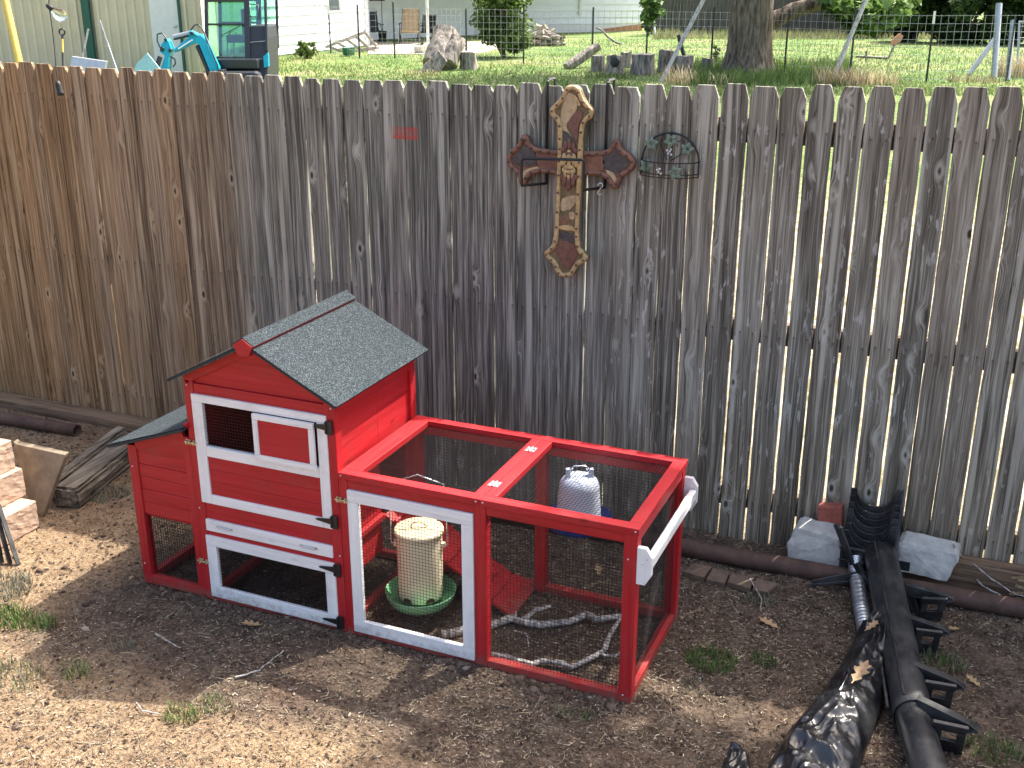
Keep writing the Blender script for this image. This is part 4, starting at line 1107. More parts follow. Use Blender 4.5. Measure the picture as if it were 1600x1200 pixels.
# rough stones: subdivided, displaced boxes
def rough(name, poly, ext, mat, label, cat, amp=0.006, fr=18.0, group=None, cuts=6):
    import bmesh
    bm = bmesh.new(); P = [Vector(p) for p in poly]; ext = Vector(ext)
    vs = [bm.verts.new(p) for p in P] + [bm.verts.new(p+ext) for p in P]; n = len(P)
    bm.faces.new(vs[:n]); bm.faces.new(vs[n:][::-1])
    for i in range(n): bm.faces.new((vs[(i+1) % n], vs[i], vs[i+n], vs[(i+1) % n + n]))
    bmesh.ops.triangulate(bm, faces=[f for f in bm.faces if len(f.verts) > 4])
    bmesh.ops.recalc_face_normals(bm, faces=bm.faces)
    bmesh.ops.bevel(bm, geom=list(bm.edges), offset=0.003, segments=1, affect='EDGES')
    bmesh.ops.subdivide_edges(bm, edges=list(bm.edges), cuts=cuts, use_grid_fill=True)
    bm.normal_update()
    for v in bm.verts:
        d = mnoise.noise(v.co*fr) + 0.5*mnoise.noise(v.co*fr*2.7)
        v.co += v.normal*amp*d
    me = bpy.data.meshes.new(name); bm.to_mesh(me); bm.free()
    a = np.empty(len(me.vertices)*3); me.vertices.foreach_get('co', a); a = a.reshape(-1, 3)
    c = np.array([(a[:,0].min()+a[:,0].max())/2, (a[:,1].min()+a[:,1].max())/2, a[:,2].min()])
    me.vertices.foreach_set('co', (a-c).ravel()); me.update(); me.materials.append(M[mat])
    o = bpy.data.objects.new(name, me); o.location = Vector(c); col.objects.link(o)
    return tag(o, label, cat, group)
def face(pts, y0, y1=None):
    """pixel outline standing on a plane that leans from y0 (bottom) to y1 (top)"""
    vs = [p[1] for p in pts]; lo_, hi_ = max(vs), min(vs); y1 = y0 if y1 is None else y1
    return [aty(u, v, y0 + (y1-y0)*(lo_-v)/(lo_-hi_)) for u, v in pts]
rough('concrete_block', face([(1229, 874), (1230, 850), (1241, 828), (1248, 825), (1310, 842), (1316, 888)], -0.185, -0.145), (0.01, 0.085, 0.02), 'concrete', 'broken grey concrete lump left of the black plastic stack', 'concrete')
rough('concrete_block', face([(1404, 893), (1402, 850), (1410, 846), (1494, 866), (1497, 878), (1479, 909)], -0.170, -0.130), (0.01, 0.070, 0.02), 'concrete', 'broken grey concrete lump right of the black plastic stack', 'concrete')
rough('red_brick', face([(1277, 850), (1277, 792), (1316, 792), (1316, 850)], -0.075, -0.060), (0, 0.055, 0), 'brick', 'red brick standing on end against the fence', 'brick', 0.002)
# flat brown edging pieces
for k, pp in enumerate([[(1068,893),(1085,878),(1112,886),(1100,903)], [(1103,904),(1114,887),(1140,892),(1133,910)], [(1136,910),(1143,894),(1178,900),(1172,919)], [(1176,920),(1182,903),(1216,911),(1200,924)]]):
    P = [atz(u, v, 0.022) for u, v in pp]
    m = MB(); m.prism(P, (0, 0, -0.026)); o = m.build('edging_stone', M['paver'], None, 0.003); o.rotation_euler = (random.uniform(-.05, .05), random.uniform(-.05, .05), 0)
    tag(o, ['flat brown edging stone touching the run', 'second flat brown edging stone from the run', 'third flat brown edging stone from the run', 'fourth flat brown edging stone, nearest the concrete lump'][k], 'edging stone', 'flat edging stones before the rusty pipe')

# ---- black plastic saddles stacked against the fence
st = thing('plastic_saddle_stack', (-0.24, -0.14, 0.06), 'stack of ribbed black plastic saddles leaning against the fence', 'plastic supports')
def saddle(y, ztop, w, zb, th):
    xc = -0.243; pts = [(xc-w, zb), (xc-w*1.02, ztop), (xc-w*.80, ztop+.004)]
    for t in np.linspace(math.pi*0.98, math.pi*0.02, 12): pts.append((xc - 0.004 + w*.74*math.cos(t), ztop+.002 - w*.68*math.sin(t)))
    pts += [(xc+w*.80, ztop+.022), (xc+w*1.02, ztop+.020), (xc+w*1.08, zb)]
    m = MB(); m.prism([(x, y, z) for x, z in pts], (0, th, -0.002)); return m
for k in range(7):
    saddle(-0.065-0.021*k, 0.345-0.022*k, 0.098, 0.130-0.012*k, 0.013).build('saddle', M['bplastic'], st, 0.002)
m = MB(); m.prism([(-0.150, -0.05, 0.37), (-0.135, -0.05, 0.12), (-0.125, -0.235, 0.06), (-0.140, -0.235, 0.10)], (0.010, 0, 0)); m.build('side_rail', M['bplastic'], st, 0.002)
m = MB(); m.box(-0.345, -0.138, -0.225, -0.212, 0.05, 0.155); m.box(-0.35, -0.130, -0.232, -0.226, 0.146, 0.156); m.box(-0.35, -0.130, -0.232, -0.226, 0.095, 0.102); m.build('front_plate', M['bplastic'], st, 0.002)
for k in range(3):
    m = MB(); m.prism([(-0.335+k*.09, -0.226, 0.10), (-0.255+k*.09, -0.226, 0.10), (-0.255+k*.09, -0.226, 0.14), (-0.335+k*.09, -0.226, 0.14)], (0, -0.004, 0)); m.build('rib', M['bplastic'], st, 0.001)
m = MB(); m.beam((-0.375, -0.215, 0.245), (-0.262, -0.285, 0.060), 0.012, 0.022); m.beam((-0.355, -0.235, 0.24), (-0.30, -0.26, 0.14), 0.010, 0.016)
m.beam((-0.262, -0.30, 0.085), (-0.43, -0.33, 0.020), 0.010, 0.026); m.beam((-0.27, -0.31, 0.055), (-0.43, -0.335, 0.014), 0.008, 0.012)
m.beam((-0.275, -0.29, 0.125), (-0.205, -0.33, 0.045), 0.016, 0.030)
m.build('loose_strut', M['bplastic'], st, 0.002)
# ---- long black pipe with an overlapping sleeve
pb = thing('black_pipe', (0.02, -0.9, 0.0), 'long black plastic pipe with a split sleeve running from the fence', 'pipe')
q0 = aty(1376, 866, -0.205) ; q1 = atz(1402, 1000, 0.075); q2 = atz(1424, 1110, 0.066); q3 = q2 + (atz(1450, 1200, 0.062)-q2)*2.6
def half_shell(pts, r, a0, a1, th, n=16):
    pts = [Vector(p) for p in pts]; m = MB(); vs = []; fs = []
    N_ = []
    for i, p in enumerate(pts):
        tn = (pts[min(i+1, len(pts)-1)] - pts[max(i-1, 0)]).normalized(); sd = tn.cross(Vector((0,0,1))).normalized(); upv = sd.cross(tn)
        for rr_ in (r, r-th):
            for k in range(n+1):
                a = a0 + (a1-a0)*k/n
                vs.append(p + (sd*math.cos(a) + upv*math.sin(a))*rr_)
    W = 2*(n+1)
    for i in range(len(pts)-1):
        for k in range(n):
            a = i*W+k; fs.append((a, a+1, a+W+1, a+W)); b = a+n+1; fs.append((b, b+W, b+W+1, b+1))
        a = i*W; fs.append((a, a+W, a+W+n+1, a+n+1)); a = i*W+n; fs.append((a, a+n+1, a+n+1+W, a+W))
    for i in (0, len(pts)-1):
        for k in range(n):
            a = i*W+k; fs.append((a, a+n+1, a+n+2, a+1))
    m.add(vs, fs, True); return m
def dense(P, k=6):
    out = []
    for i in range(len(P)-1):
        for j in range(k): out.append(Vector(P[i]).lerp(Vector(P[i+1]), j/k))
    out.append(Vector(P[-1])); return out
half_shell(dense([q0, q1, q2, q2 + (q3-q2)*.04]), 0.064, math.radians(-60), math.radians(240), 0.004).build('sleeve', M['bplastic'], pb)
half_shell(dense([q1, q2, q3]), 0.057, 0, 2*math.pi, 0.004, 22).build('pipe', M['bplastic'], pb)
dv = (q1-q0).normalized(); sdv = dv.cross(Vector((0,0,1))).normalized()
m = MB(); m.tube([q0 + sdv*.030 + Vector((0,0,.058)), q1 + sdv*.030 + Vector((0,0,.058)), q2 + sdv*.030 + Vector((0,0,.058))], 0.004, 6); m.build('seam', M['bplastic'], pb)
m = MB(); m.tube([q1 + sdv*.072 + Vector((0,0,.010)), q2 + sdv*.074 + Vector((0,0,.0))], 0.006, 8); m.build('edge_strip', M['bplastic'], pb)
# ---- silver flexible duct
fx = dense([aty(1336, 872, -0.225), aty(1339, 905, -0.30), atz(1346, 950, .055), atz(1352, 985, .045), atz(1356, 1010, .04)], 22)
m = MB(); m.tube(fx, [0.028 + 0.0032*math.sin(i*1.9) for i in range(len(fx))], 14); o = m.build('flexible_duct', M['duct'], None); tag(o, 'silver corrugated flexible duct beside the black pipe', 'duct')
# ---- black plastic bag, crumpled along the pipe
def crumple(name, left, right, hgt, label, nu=110, nv=60, seed=0.0, amp=0.02):
    """left/right: ground outlines (lists of points), hgt(s,t)"""
    def interp(P, s):
        f = s*(len(P)-1); i = min(int(f), len(P)-2); return Vector(P[i]).lerp(Vector(P[i+1]), f-i)
    vs = []; fs = []
    for i in range(nu+1):
        s = i/nu; a = interp(left, s); b = interp(right, s)
        for j in range(nv+1):
            t = j/nv; p = a.lerp(b, t)
            q = Vector((p.x*1.0, p.y*1.0, seed)); w_ = Vector((s*5.0 + seed, t*3.2, 0)); w_ += Vector((mnoise.noise(q*6), mnoise.noise(q*6+Vector((8,0,0))), 0))*0.8
            n1 = 1 - abs(mnoise.noise(w_)*2.4); n2 = 1 - abs(mnoise.noise(w_*2.1+Vector((3,0,0)))*2.4); n3 = 1 - abs(mnoise.noise(w_*5.0+Vector((0,3,0)))*2.2)
            e = min(1.0, 6*t*(1-t) + 0.05)
            v1 = mnoise.voronoi(q*13.0 + w_*0.25)[0]; v2 = mnoise.voronoi(q*30.0)[0]; v3 = mnoise.voronoi(q*62.0)[0]
            z = gz(p.x, p.y) + 0.004 + hgt(s, t) + amp*e*(n1*1.1 + 1.7*v1[0] + 0.55*v2[0] + 0.12*v3[0] - 0.8)
            p = p + Vector((mnoise.noise(q*9+Vector((0,7,0))), mnoise.noise(q*9+Vector((0,0,9))), 0))*0.016*e
            vs.append((p.x, p.y, z))
    for i in range(nu):
        for j in range(nv):
            a = i*(nv+1)+j; fs.append((a, a+1, a+nv+2, a+nv+1))
    m = MB(); m.add(vs, fs, True); o = m.build(name, M['bag'], None)
    md = o.modifiers.new('thick', 'SOLIDIFY'); md.thickness = 0.002
    return tag(o, label, 'plastic bag')
Lb = [atz(1372, 962), atz(1338, 1000), atz(1305, 1060), atz(1270, 1110), atz(1225, 1160), atz(1190, 1215), atz(1150, 1290)]
Rb = [atz(1385, 962), atz(1392, 1000), atz(1385, 1060), atz(1378, 1110), atz(1360, 1160), atz(1338, 1215), atz(1300, 1290)]
crumple('black_plastic_bag', Lb, Rb, lambda s, t: (0.050*(1-s) + 0.040)*math.sin(math.pi*min(1, max(0, t)))**0.5 + 0.045*(1-s)*t, 'long crumpled shiny black plastic sheeting beside the black pipe', nu=210, nv=110, amp=0.020)
Lb = [atz(1135, 1180), atz(1128, 1200), atz(1118, 1240)]; Rb = [atz(1160, 1178), atz(1172, 1195), atz(1178, 1240)]
crumple('black_plastic_bag', Lb, Rb, lambda s, t: 0.055*math.sin(math.pi*t)**.5*(0.5+.5*s), 'small black plastic bag scrap at the bottom edge', 40, 30, 4.0, 0.014)
# ---- row of black plastic brackets
def bracket_thing(c, s, rot, label):
    c = Vector(c); t = thing('plastic_bracket', c, label, 'bracket', 'black plastic brackets along the pipe')
    R_ = Matrix.Rotation(rot, 3, 'Z')
    def w(x, y, z): return c + R_ @ Vector((x*s, y*s, z*s))
    def slab(name, poly, th):
        m = MB(); e = R_ @ Vector((0, th*s, 0.004*s)); m.prism([w(*p) for p in poly], e); return m.build(name, M['bplastic'], t, 0.0015)
    # plate with a square hole, leaning
    def L(x, z): return (x, -0.30*z - 0.02, z)
    slab('plate', [L(-.045, .0), L(.045, .0), L(.045, .055), L(-.045, .055)], .012)
    slab('plate', [L(-.045, .095), L(.045, .095), L(.050, .125), L(-.050, .125)], .012)
    slab('plate', [L(-.045, .0555), L(-.022, .0555), L(-.022, .0945), L(-.045, .0945)], .012)
    slab('plate', [L(.022, .0555), L(.045, .0555), L(.045, .0945), L(.022, .0945)], .012)
    m = MB(); m.prism([w(-.10, .02, .140), w(.050, -.040, .130), w(.080, -.045, .114), (w(.050, -.040, .098)), w(-.10, .02, .090)], R_ @ Vector((0.004, .030*s, 0.0))); m.build('top_arm', M['bplastic'], t, 0.0015)
    for dx in (-.10, -.075, -.05):
        m = MB(); m.beam(w(dx, .035, .112), w(dx+.03, .01, .02), .010*s, .022*s); m.build('rib', M['bplastic'], t, 0.001)
    m = MB(); m.beam(w(-.15, .03, .02), w(.0, .0, .012), .022*s, .010*s); m.build('foot', M['bplastic'], t, 0.001)
    return t
for k, (u, v, s_, lab) in enumerate([(1450, 965, .95, 'black plastic bracket nearest the rusty pipe'), (1444, 1015, .92, 'second black plastic bracket from the rusty pipe'), (1462, 1100, .98, 'third black plastic bracket from the rusty pipe'), (1478, 1168, 1.05, 'black plastic bracket nearest the bottom edge of the picture')]):
    p = atz(u, v); p.z = gz(p.x, p.y) - 0.004
    bracket_thing(p, s_, math.radians([18, 10, 6, 2][k]), lab)

# ================================================================== left corner
for k, (x0, x1, y0, y1, z0, z1, lab) in enumerate([
    (-4.15, -3.715, -1.40, -1.155, 0.0, 0.128, 'bottom tan split-face block, standing out under the stack'),
    (-4.20, -3.800, -1.37, -1.125, 0.129, 0.262, 'second tan split-face block from the bottom'),
    (-4.22, -3.828, -1.38, -1.135, 0.263, 0.396, 'third tan split-face block, with the rough ridged face'),
    (-4.30, -3.905, -1.385, -1.14, 0.397, 0.530, 'topmost tan split-face block at the left edge')]):
    rough('retaining_block', [(x0, y0, z0), (x1, y0, z0), (x1, y0, z1), (x0, y0, z1)], (0, y1-y0, 0), 'blockface', lab, 'block', 0.0032, 40.0, 'stack of retaining wall blocks', 9)
sb = face([(20, 690), (25, 694), (101, 711), (100, 716), (66, 808), (52, 801), (40, 770)], -1.075, -0.985)
m = MB(); m.prism(sb, (0.004, 0.026, 0.006)); o = m.build('stone_slab', M['slab'], None, 0.003); tag(o, 'thin grey-brown stone slab leaning beside the tan blocks', 'slab')
def tie(name, nearL, nearR, farL, farR, h, label, mat='tieX'):
    import bmesh
    a, b, c, d = [Vector(p) for p in (nearL, nearR, farR, farL)]
    bm = bmesh.new(); up_ = Vector((0, 0, h))
    vs = [bm.verts.new(p) for p in (a, b, c, d)] + [bm.verts.new(p+up_) for p in (a, b, c, d)]
    for f in [(3,2,1,0),(4,5,6,7),(0,1,5,4),(1,2,6,5),(2,3,7,6),(3,0,4,7)]: bm.faces.new([vs[i] for i in f])
    bmesh.ops.bevel(bm, geom=list(bm.edges), offset=0.012, segments=2, affect='EDGES')
    bmesh.ops.subdivide_edges(bm, edges=list(bm.edges), cuts=9, use_grid_fill=True)
    bm.normal_update(); ax = ((c-b).normalized())
    for v in bm.verts:
        s = v.co.dot(ax); lat = v.co - ax*s
        q = Vector((lat.x*32, lat.z*32, s*2.2))
        v.co += v.normal*(0.006*mnoise.noise(q) + 0.004*mnoise.noise(q*2.3)) - v.normal*0.014*max(0, 0.25-abs(mnoise.noise(Vector((lat.x*18, lat.z*18, s*1.1)))))
    me = bpy.data.meshes.new(name); bm.to_mesh(me); bm.free()
    c0 = (a+b+c+d)/4
    arr = np.empty(len(me.vertices)*3); me.vertices.foreach_get('co', arr); me.vertices.foreach_set('co', (arr.reshape(-1, 3)-np.array(c0)).ravel()); me.update()
    me.materials.append(M[mat]); o = bpy.data.objects.new(name, me); o.location = c0; col.objects.link(o); return tag(o, label, 'timber')
A0 = atz(86, 792); A1 = atz(124, 797); dirn = (atz(222, 716) - atz(124, 797)); 
tie('railway_tie', A0, A1, A0 + dirn*1.02, A1 + dirn*1.02, 0.105, 'weathered grey split timber lying behind the nest box')
S0 = A0 + Vector((-.085, .05, 0)); tie('railway_tie', S0, A0 + Vector((-.006, .03, 0)), S0 + dirn*1.12, A0 + Vector((-.006, .03, 0)) + dirn*1.12, 0.118, 'narrower weathered timber lying along the far side of the grey split timber')
# black plastic strips at the left edge
bt = thing('plastic_strip_bundle', (-3.70, -1.55, 0.0), 'fanned bundle of black plastic strips at the left edge', 'plastic strips')
for k in range(8):
    a = atz(-62 + k*13, 872 + k*1.5, .01); b = aty(-48 + k*6.5, 792 - k*.5, a.y + .07)
    m = MB(); m.beam(a, b, 0.006, 0.020, up=(0, 1, 0)); m.build('strip', M['bplastic'], bt, 0.001)
# thin cut twigs, leaves
def oak(c, s, rot, tiltx, label):
    P = []
    for k in range(7):
        y = -0.5 + k/6.0
        w = [.05, .20, .13, .30, .17, .24, .03][k]
        P.append((w, y))
    P = [(.02, -.60), (.03, -.46), (.13, -.36), (.20, -.30), (.12, -.22), (.10, -.14), (.24, -.04), (.29, .05), (.15, .08), (.12, .15), (.22, .26), (.20, .33), (.09, .33), (.05, .42), (.01, .50)]
    out = [(x, y) for x, y in P] + [(-x*random.uniform(.8, 1.15), y+random.uniform(-.02, .02)) for x, y in P[::-1]]
    R_ = Matrix.Rotation(rot, 3, 'Z') @ Matrix.Rotation(tiltx, 3, 'X')
    m = MB(); n = len(out); vs = []
    for x, y in out: vs.append(Vector(c) + R_ @ Vector((x*s, y*s, .10*s*abs(x)*3 + .12*s*y*y)))
    mid = [Vector(c) + R_ @ Vector((0, y*s, .12*s*y*y)) for _, y in P]
    vs += mid; fs = []
    for k in range(len(P)-1):
        fs.append((k, k+1, n+k+1, n+k)); fs.append((n+k, n+k+1, n-2-k, n-1-k))
    m.add(vs, fs); o = m.build('fallen_leaf', M['oakleaf'], None, fix=False)
    return tag(o, label, 'leaf', 'fallen oak leaves')
for (u, v, s, r_, tx, lab) in [(1200, 978, .085, 1.2, .12, 'tan oak leaf on dark soil right of the run'), (392, 981, .075, 1.9, .1, 'tan oak leaf in the coop shadow below the lower door'), (935, 893, .07, .4, .2, 'dry leaf on the run floor near the back rail'), (1490, 985, .07, 2.6, .3, 'dry leaf right of the black brackets'), (1520, 1065, .06, .9, .2, 'dry leaf among straw at the far right'), (205, 905, .03, .3, .1, 'small pale leaf beside the nest box')]:
    p = atz(u, v); oak((p.x, p.y, gz(p.x, p.y)+.010), s, r_, tx, lab)
p = atz(1345, 1050, .14); oak((p.x, p.y, .142), .105, -.35, .30, 'long tan leaf lying on the black plastic sheeting')
p = atz(1362, 985, .13); oak((p.x, p.y, .150), .06, -.7, .4, 'small tan leaf near the top of the black plastic sheeting')
def twig(name, pts, r0, r1, label):
    P = dense(pts, 5); n = len(P); P = [q + Vector((mnoise.noise(q*30), mnoise.noise(q*30+Vector((4,0,0))), 0))*.008 for q in P]
    m = MB(); m.tube(P, [r0 + (r1-r0)*i/(n-1) for i in range(n)], 6); o = m.build(name, M['branch'], None); return tag(o, label, 'twig')
twig('twig', [aty(1490, 850, -.13), atz(1508, 880, .07), atz(1535, 915, .05), atz(1570, 935, .04), atz(1600, 952, .03), atz(1640, 975, .02)], .004, .003, 'long thin pale twig draped over the right timber')
twig('twig', [aty(1520, 880, -.14), atz(1550, 905, .08), atz(1590, 930, .05), atz(1630, 940, .04)], .003, .002, 'second thin twig crossing the right timber')
twig('twig', [atz(1172, 905, .02), atz(1188, 930, .02), atz(1190, 955, .015)], .003, .002, 'short curved twig beside the edging stones')
twig('twig', [atz(370, 1058, .012), atz(405, 1047, .014), atz(443, 1016, .014)], .0035, .002, 'thin twig at the edge of the coop shadow')
twig('twig', [atz(214, 1098, .012), atz(222, 1110, .014), atz(250, 1116, .012)], .003, .002, 'short dark twig left of the grass tuft')
twig('twig', [atz(804, 985, .012), atz(822, 990, .02), atz(826, 1010, .012)], .0026, .0016, 'tiny curved twig on the run floor')
twig('twig', [atz(243, 990, .012), atz(262, 1003, .016), atz(284, 1012, .012)], .003, .002, 'thin pale stem left of the coop shadow')
# ================================================================== grass tufts
def tuft(c, rx, ry, n, h, cols, label, seed, cat='grass', group='grass tufts in the yard', lean=0.7, name='grass_tuft', w=0.0035):
    r = np.random.default_rng(seed); c = Vector(c)
    a = r.uniform(0, 2*np.pi, n); rad = np.sqrt(r.random(n))
    x = c.x + rx*rad*np.cos(a); y = c.y + ry*rad*np.sin(a)
    if c.y < 0: z = np.array([gz(xx, yy) for xx, yy in zip(x, y)])
    else: z = np.full(n, c.z)
    P = np.stack([x, y, z], 1); H = h*r.uniform(.4, 1.1, n); th = r.uniform(0, 2*np.pi, n); ln = r.uniform(.15, 1.0, n)*lean
    d = np.stack([np.cos(th), np.sin(th), np.zeros(n)], 1); s = np.stack([-np.sin(th), np.cos(th), np.zeros(n)], 1)
    rows = []
    for k, (t, wk) in enumerate(((0, 1.0), (.35, .9), (.7, .6), (1.0, .08))):
        cc = P + d*(ln*H*t*t)[:, None] + np.array([0, 0, 1.0])*(H*(t - .35*ln*t*t))[:, None]
        ww = w*wk*r.uniform(.7, 1.2, n)
        rows += [cc - s*ww[:, None], cc + s*ww[:, None]]
    V = np.stack(rows, 1).reshape(-1, 3); b = np.arange(n)*8
    Fq = np.concatenate([np.stack([b+2*k, b+2*k+1, b+2*k+3, b+2*k+2], 1) for k in range(3)])
    C = np.array(cols)[r.integers(0, len(cols), n)]*r.uniform(.65, 1.3, (n, 1))
    o = soup(name, V, Fq, M['blade'], colors=np.repeat(C, 8, axis=0))
    return tag(o, label, cat, group)
GR = [(.085, .16, .035), (.12, .19, .05), (.17, .22, .07), (.06, .12, .03)]; GY = [(.26, .25, .12), (.20, .22, .09), (.13, .17, .06)]; GD = [(.20, .20, .15), (.15, .16, .11), (.24, .22, .15)]
for k, (u, v, rx, ry, n, h, cols, lab) in enumerate([
    (1112, 1035, .10, .075, 420, .035, GR, 'low green grass patch right of the run corner'), (1192, 1034, .05, .04, 120, .035, GR, 'smaller green grass patch beside the low patch'),
    (1190, 940, .07, .05, 130, .03, GD, 'thin grass below the edging stones'), (285, 1120, .07, .05, 150, .045, GR+GY, 'bright grass tuft in front of the coop shadow'), (335, 1104, .07, .05, 130, .04, GY+GD, 'dry grass tuft beside the bright tuft'),
    (18, 970, .10, .07, 220, .09, GR, 'tall green grass clump at the left edge'), (68, 978, .06, .05, 110, .07, GR+GY, 'green grass clump at the shadow corner'), (10, 920, .12, .09, 320, .06, GD, 'grey-green weeds below the black strips'),
    (25, 1060, .12, .08, 150, .07, GY+GD, 'sparse dry grass at the lower left edge'), (120, 1050, .07, .05, 60, .06, GR, 'few green blades inside the shadow edge'), (1475, 1035, .08, .06, 160, .05, GR+GD, 'dry green grass behind the black brackets'), (1545, 1172, .10, .07, 200, .05, GR+GY, 'grass tuft in the lower right corner'),
    (170, 775, .10, .09, 320, .035, GD, 'grey-green dry weeds beside the nest box'), (195, 1010, .05, .04, 40, .05, GD, 'few dry stems in the coop shadow'), (900, 1120, .07, .04, 60, .03, GD+GR, 'faint grass before the run corner'), (1085, 1075, .06, .05, 90, .03, GD, 'dry grass beside the run post')]):
    p = atz(u, v); tuft(p, rx, ry, n, h, cols, lab, 100+k, w=.0019)

# ================================================================== the neighbour's yard
def px(D): return D / F_PX          # metres per photo pixel at depth D
UP = Vector((0, 0, 1))
def ground_at(p): return gz(p.x, p.y) if p.y < 8 else BACK_Z + 0.0
def flat(poly_uv, D): return [atd(u, v, D) for u, v in poly_uv]
def uvprism(name, poly_uv, D, th, mat, parent, bevel=0.0):
    m = MB(); m.prism(flat(poly_uv, D), FWH*th); return m.build(name, M[mat], parent, bevel)
M['siding'] = m_plain('white_siding', (0.84, 0.87, 0.89), 0.55, 0.05, 3)
M['trim'] = m_plain('white_trim', (0.78, 0.78, 0.76), 0.5, 0.05)
M['creammetal'] = m_plain('cream_metal', (0.66, 0.60, 0.45), 0.45, 0.06, 2)
M['greentrim'] = m_plain('green_trim', (0.012, 0.10, 0.075), 0.45)
M['whitedoor'] = m_plain('white_door', (0.76, 0.78, 0.78), 0.5, 0.05)
M['yellow'] = m_plain('yellow_paint', (0.66, 0.46, 0.10), 0.5)
M['teal'] = m_plain('teal_paint', (0.006, 0.33, 0.45), 0.3, 0.08, 3)
M['tealsheet'] = m_plain('pale_teal_sheet', (0.26, 0.50, 0.50), 0.5)
M['charcoal'] = m_plain('charcoal_paint', (0.026, 0.030, 0.036), 0.4)
M['steel'] = m_plain('galvanised_steel', (0.45, 0.48, 0.50), 0.45, metallic=0.6)
M['shingle'] = m_plain('grey_shingle', (0.16, 0.15, 0.14), 0.9, 0.3, 20)
M['greypipe'] = m_plain('dull_grey_pipe', (0.15, 0.145, 0.13), 0.7, 0.3)
M['tan'] = m_plain('tan_sling', (0.50, 0.36, 0.20), 0.8)
M['pallet'] = m_oldwood('grey_pallet', (0.42, 0.36, 0.32), 0, 1.4)
M['whitewood'] = m_oldwood('pale_pole', (0.46, 0.45, 0.43), 2, 1.3)
M['farfence'] = m_oldwood('far_fence_wood', (0.105, 0.095, 0.090), 2, 1.6)
M['patio'] = m_plain('patio_slab', (0.36, 0.33, 0.28), 0.9, 0.15)
M['tpost'] = m_plain('dark_tpost', (0.030, 0.034, 0.032), 0.6)
M['greenpot'] = m_plain('green_pot', (0.05, 0.22, 0.18), 0.5)
M['orange'] = m_plain('orange_brick', (0.42, 0.22, 0.12), 0.9)
t = NT('tinted_glass'); trn = t.n('BsdfTransparent', {'Color': (0.62, 0.86, 0.74)}); gls = t.n('BsdfGlossy', {'Color': (0.8, 0.9, 0.9), 'Roughness': 0.05}); mx = t.n('MixShader', {0: 0.16, 1: trn.outputs[0], 2: gls.outputs[0]}); t.t.links.new(mx.outputs[0], t.out.inputs[0]); M['glass'] = t.m
M['pane'] = m_plain('window_pane', (0.16, 0.19, 0.20), 0.12, 0.2, 4)

# ---- cream metal workshop
WD = 25.0
def wall_pt(u, z, D=WD):
    """point on the wall plane (facing the camera) above photo column u, at height z"""
    p = atd(u, 100, D); q = p - RGT*0; return Vector((p.x, p.y, z))
shop = thing('metal_workshop', wall_pt(140, BACK_Z), 'cream ribbed metal workshop with green trim behind the left fence', 'building')
def ribbed(name, u0, u1, z0, z1, D, mat, parent, pitch=0.165):
    a = wall_pt(u0, 0, D); b = wall_pt(u1, 0, D); L = (b-a).length; d = (b-a)/L; nrm = -FWH
    xs = []; k = 0.0
    while k < L:
        for off, h in ((0, .0), (.055*pitch/.165, .0), (.070*pitch/.165, .055), (.110*pitch/.165, .055), (.125*pitch/.165, 0)):
            if k+off < L: xs.append((k+off, h))
        k += pitch
    xs.append((L, 0)); vs = []; fs = []
    for x, h in xs:
        p = a + d*x + nrm*h; vs += [(p.x, p.y, z0), (p.x, p.y, z1)]
    for i in range(len(xs)-1): fs.append((2*i, 2*i+2, 2*i+3, 2*i+1))
    m = MB(); m.add(vs, fs); return m.build(name, M[mat], parent, fix=False)
ribbed('wall_panel', -140, 148, BACK_Z, 4.2, WD, 'creammetal', shop, .20)
ribbed('wall_panel', 156, 243, BACK_Z, 4.2, WD, 'creammetal', shop, .20)
ribbed('wall_panel', 290, 322, BACK_Z, 4.2, WD, 'creammetal', shop, .20)
a, b = wall_pt(-140, 0), wall_pt(322, 0); dd = (b-a).normalized()
m = MB(); m.obox((a+b)/2 + FWH*3.1 + UP*2.2 - RGT*.6, dd*((b-a).length/2-.6), FWH*3.0, UP*1.95); m.build('building_core', M['creammetal'], shop)
m = MB(); m.obox(wall_pt(146, 2.2) - FWH*.05, RGT*.085, FWH*.06, UP*1.95); m.build('green_post', M['greentrim'], shop, .01)
m = MB(); m.obox(wall_pt(266, 1.55) - FWH*.01, RGT*.33, FWH*.04, UP*1.26); dr = m.build('door', M['whitedoor'], shop, .01)
m = MB(); m.obox(wall_pt(288.5, 1.55) - FWH*.02, RGT*.025, FWH*.05, UP*1.26); m.build('door_frame', M['greentrim'], dr)
m = MB(); m.ball(wall_pt(281, 1.42) - FWH*.09, .035, 8, 6); m.build('door_knob', M['zinc'], dr)
m = MB(); e = a + UP*4.2; f_ = b + UP*4.2
m.prism([e - FWH*.3, e + FWH*3.0 + UP*1.2, e + FWH*6.4], (b-a)); m.build('roof', M['steel'], shop)
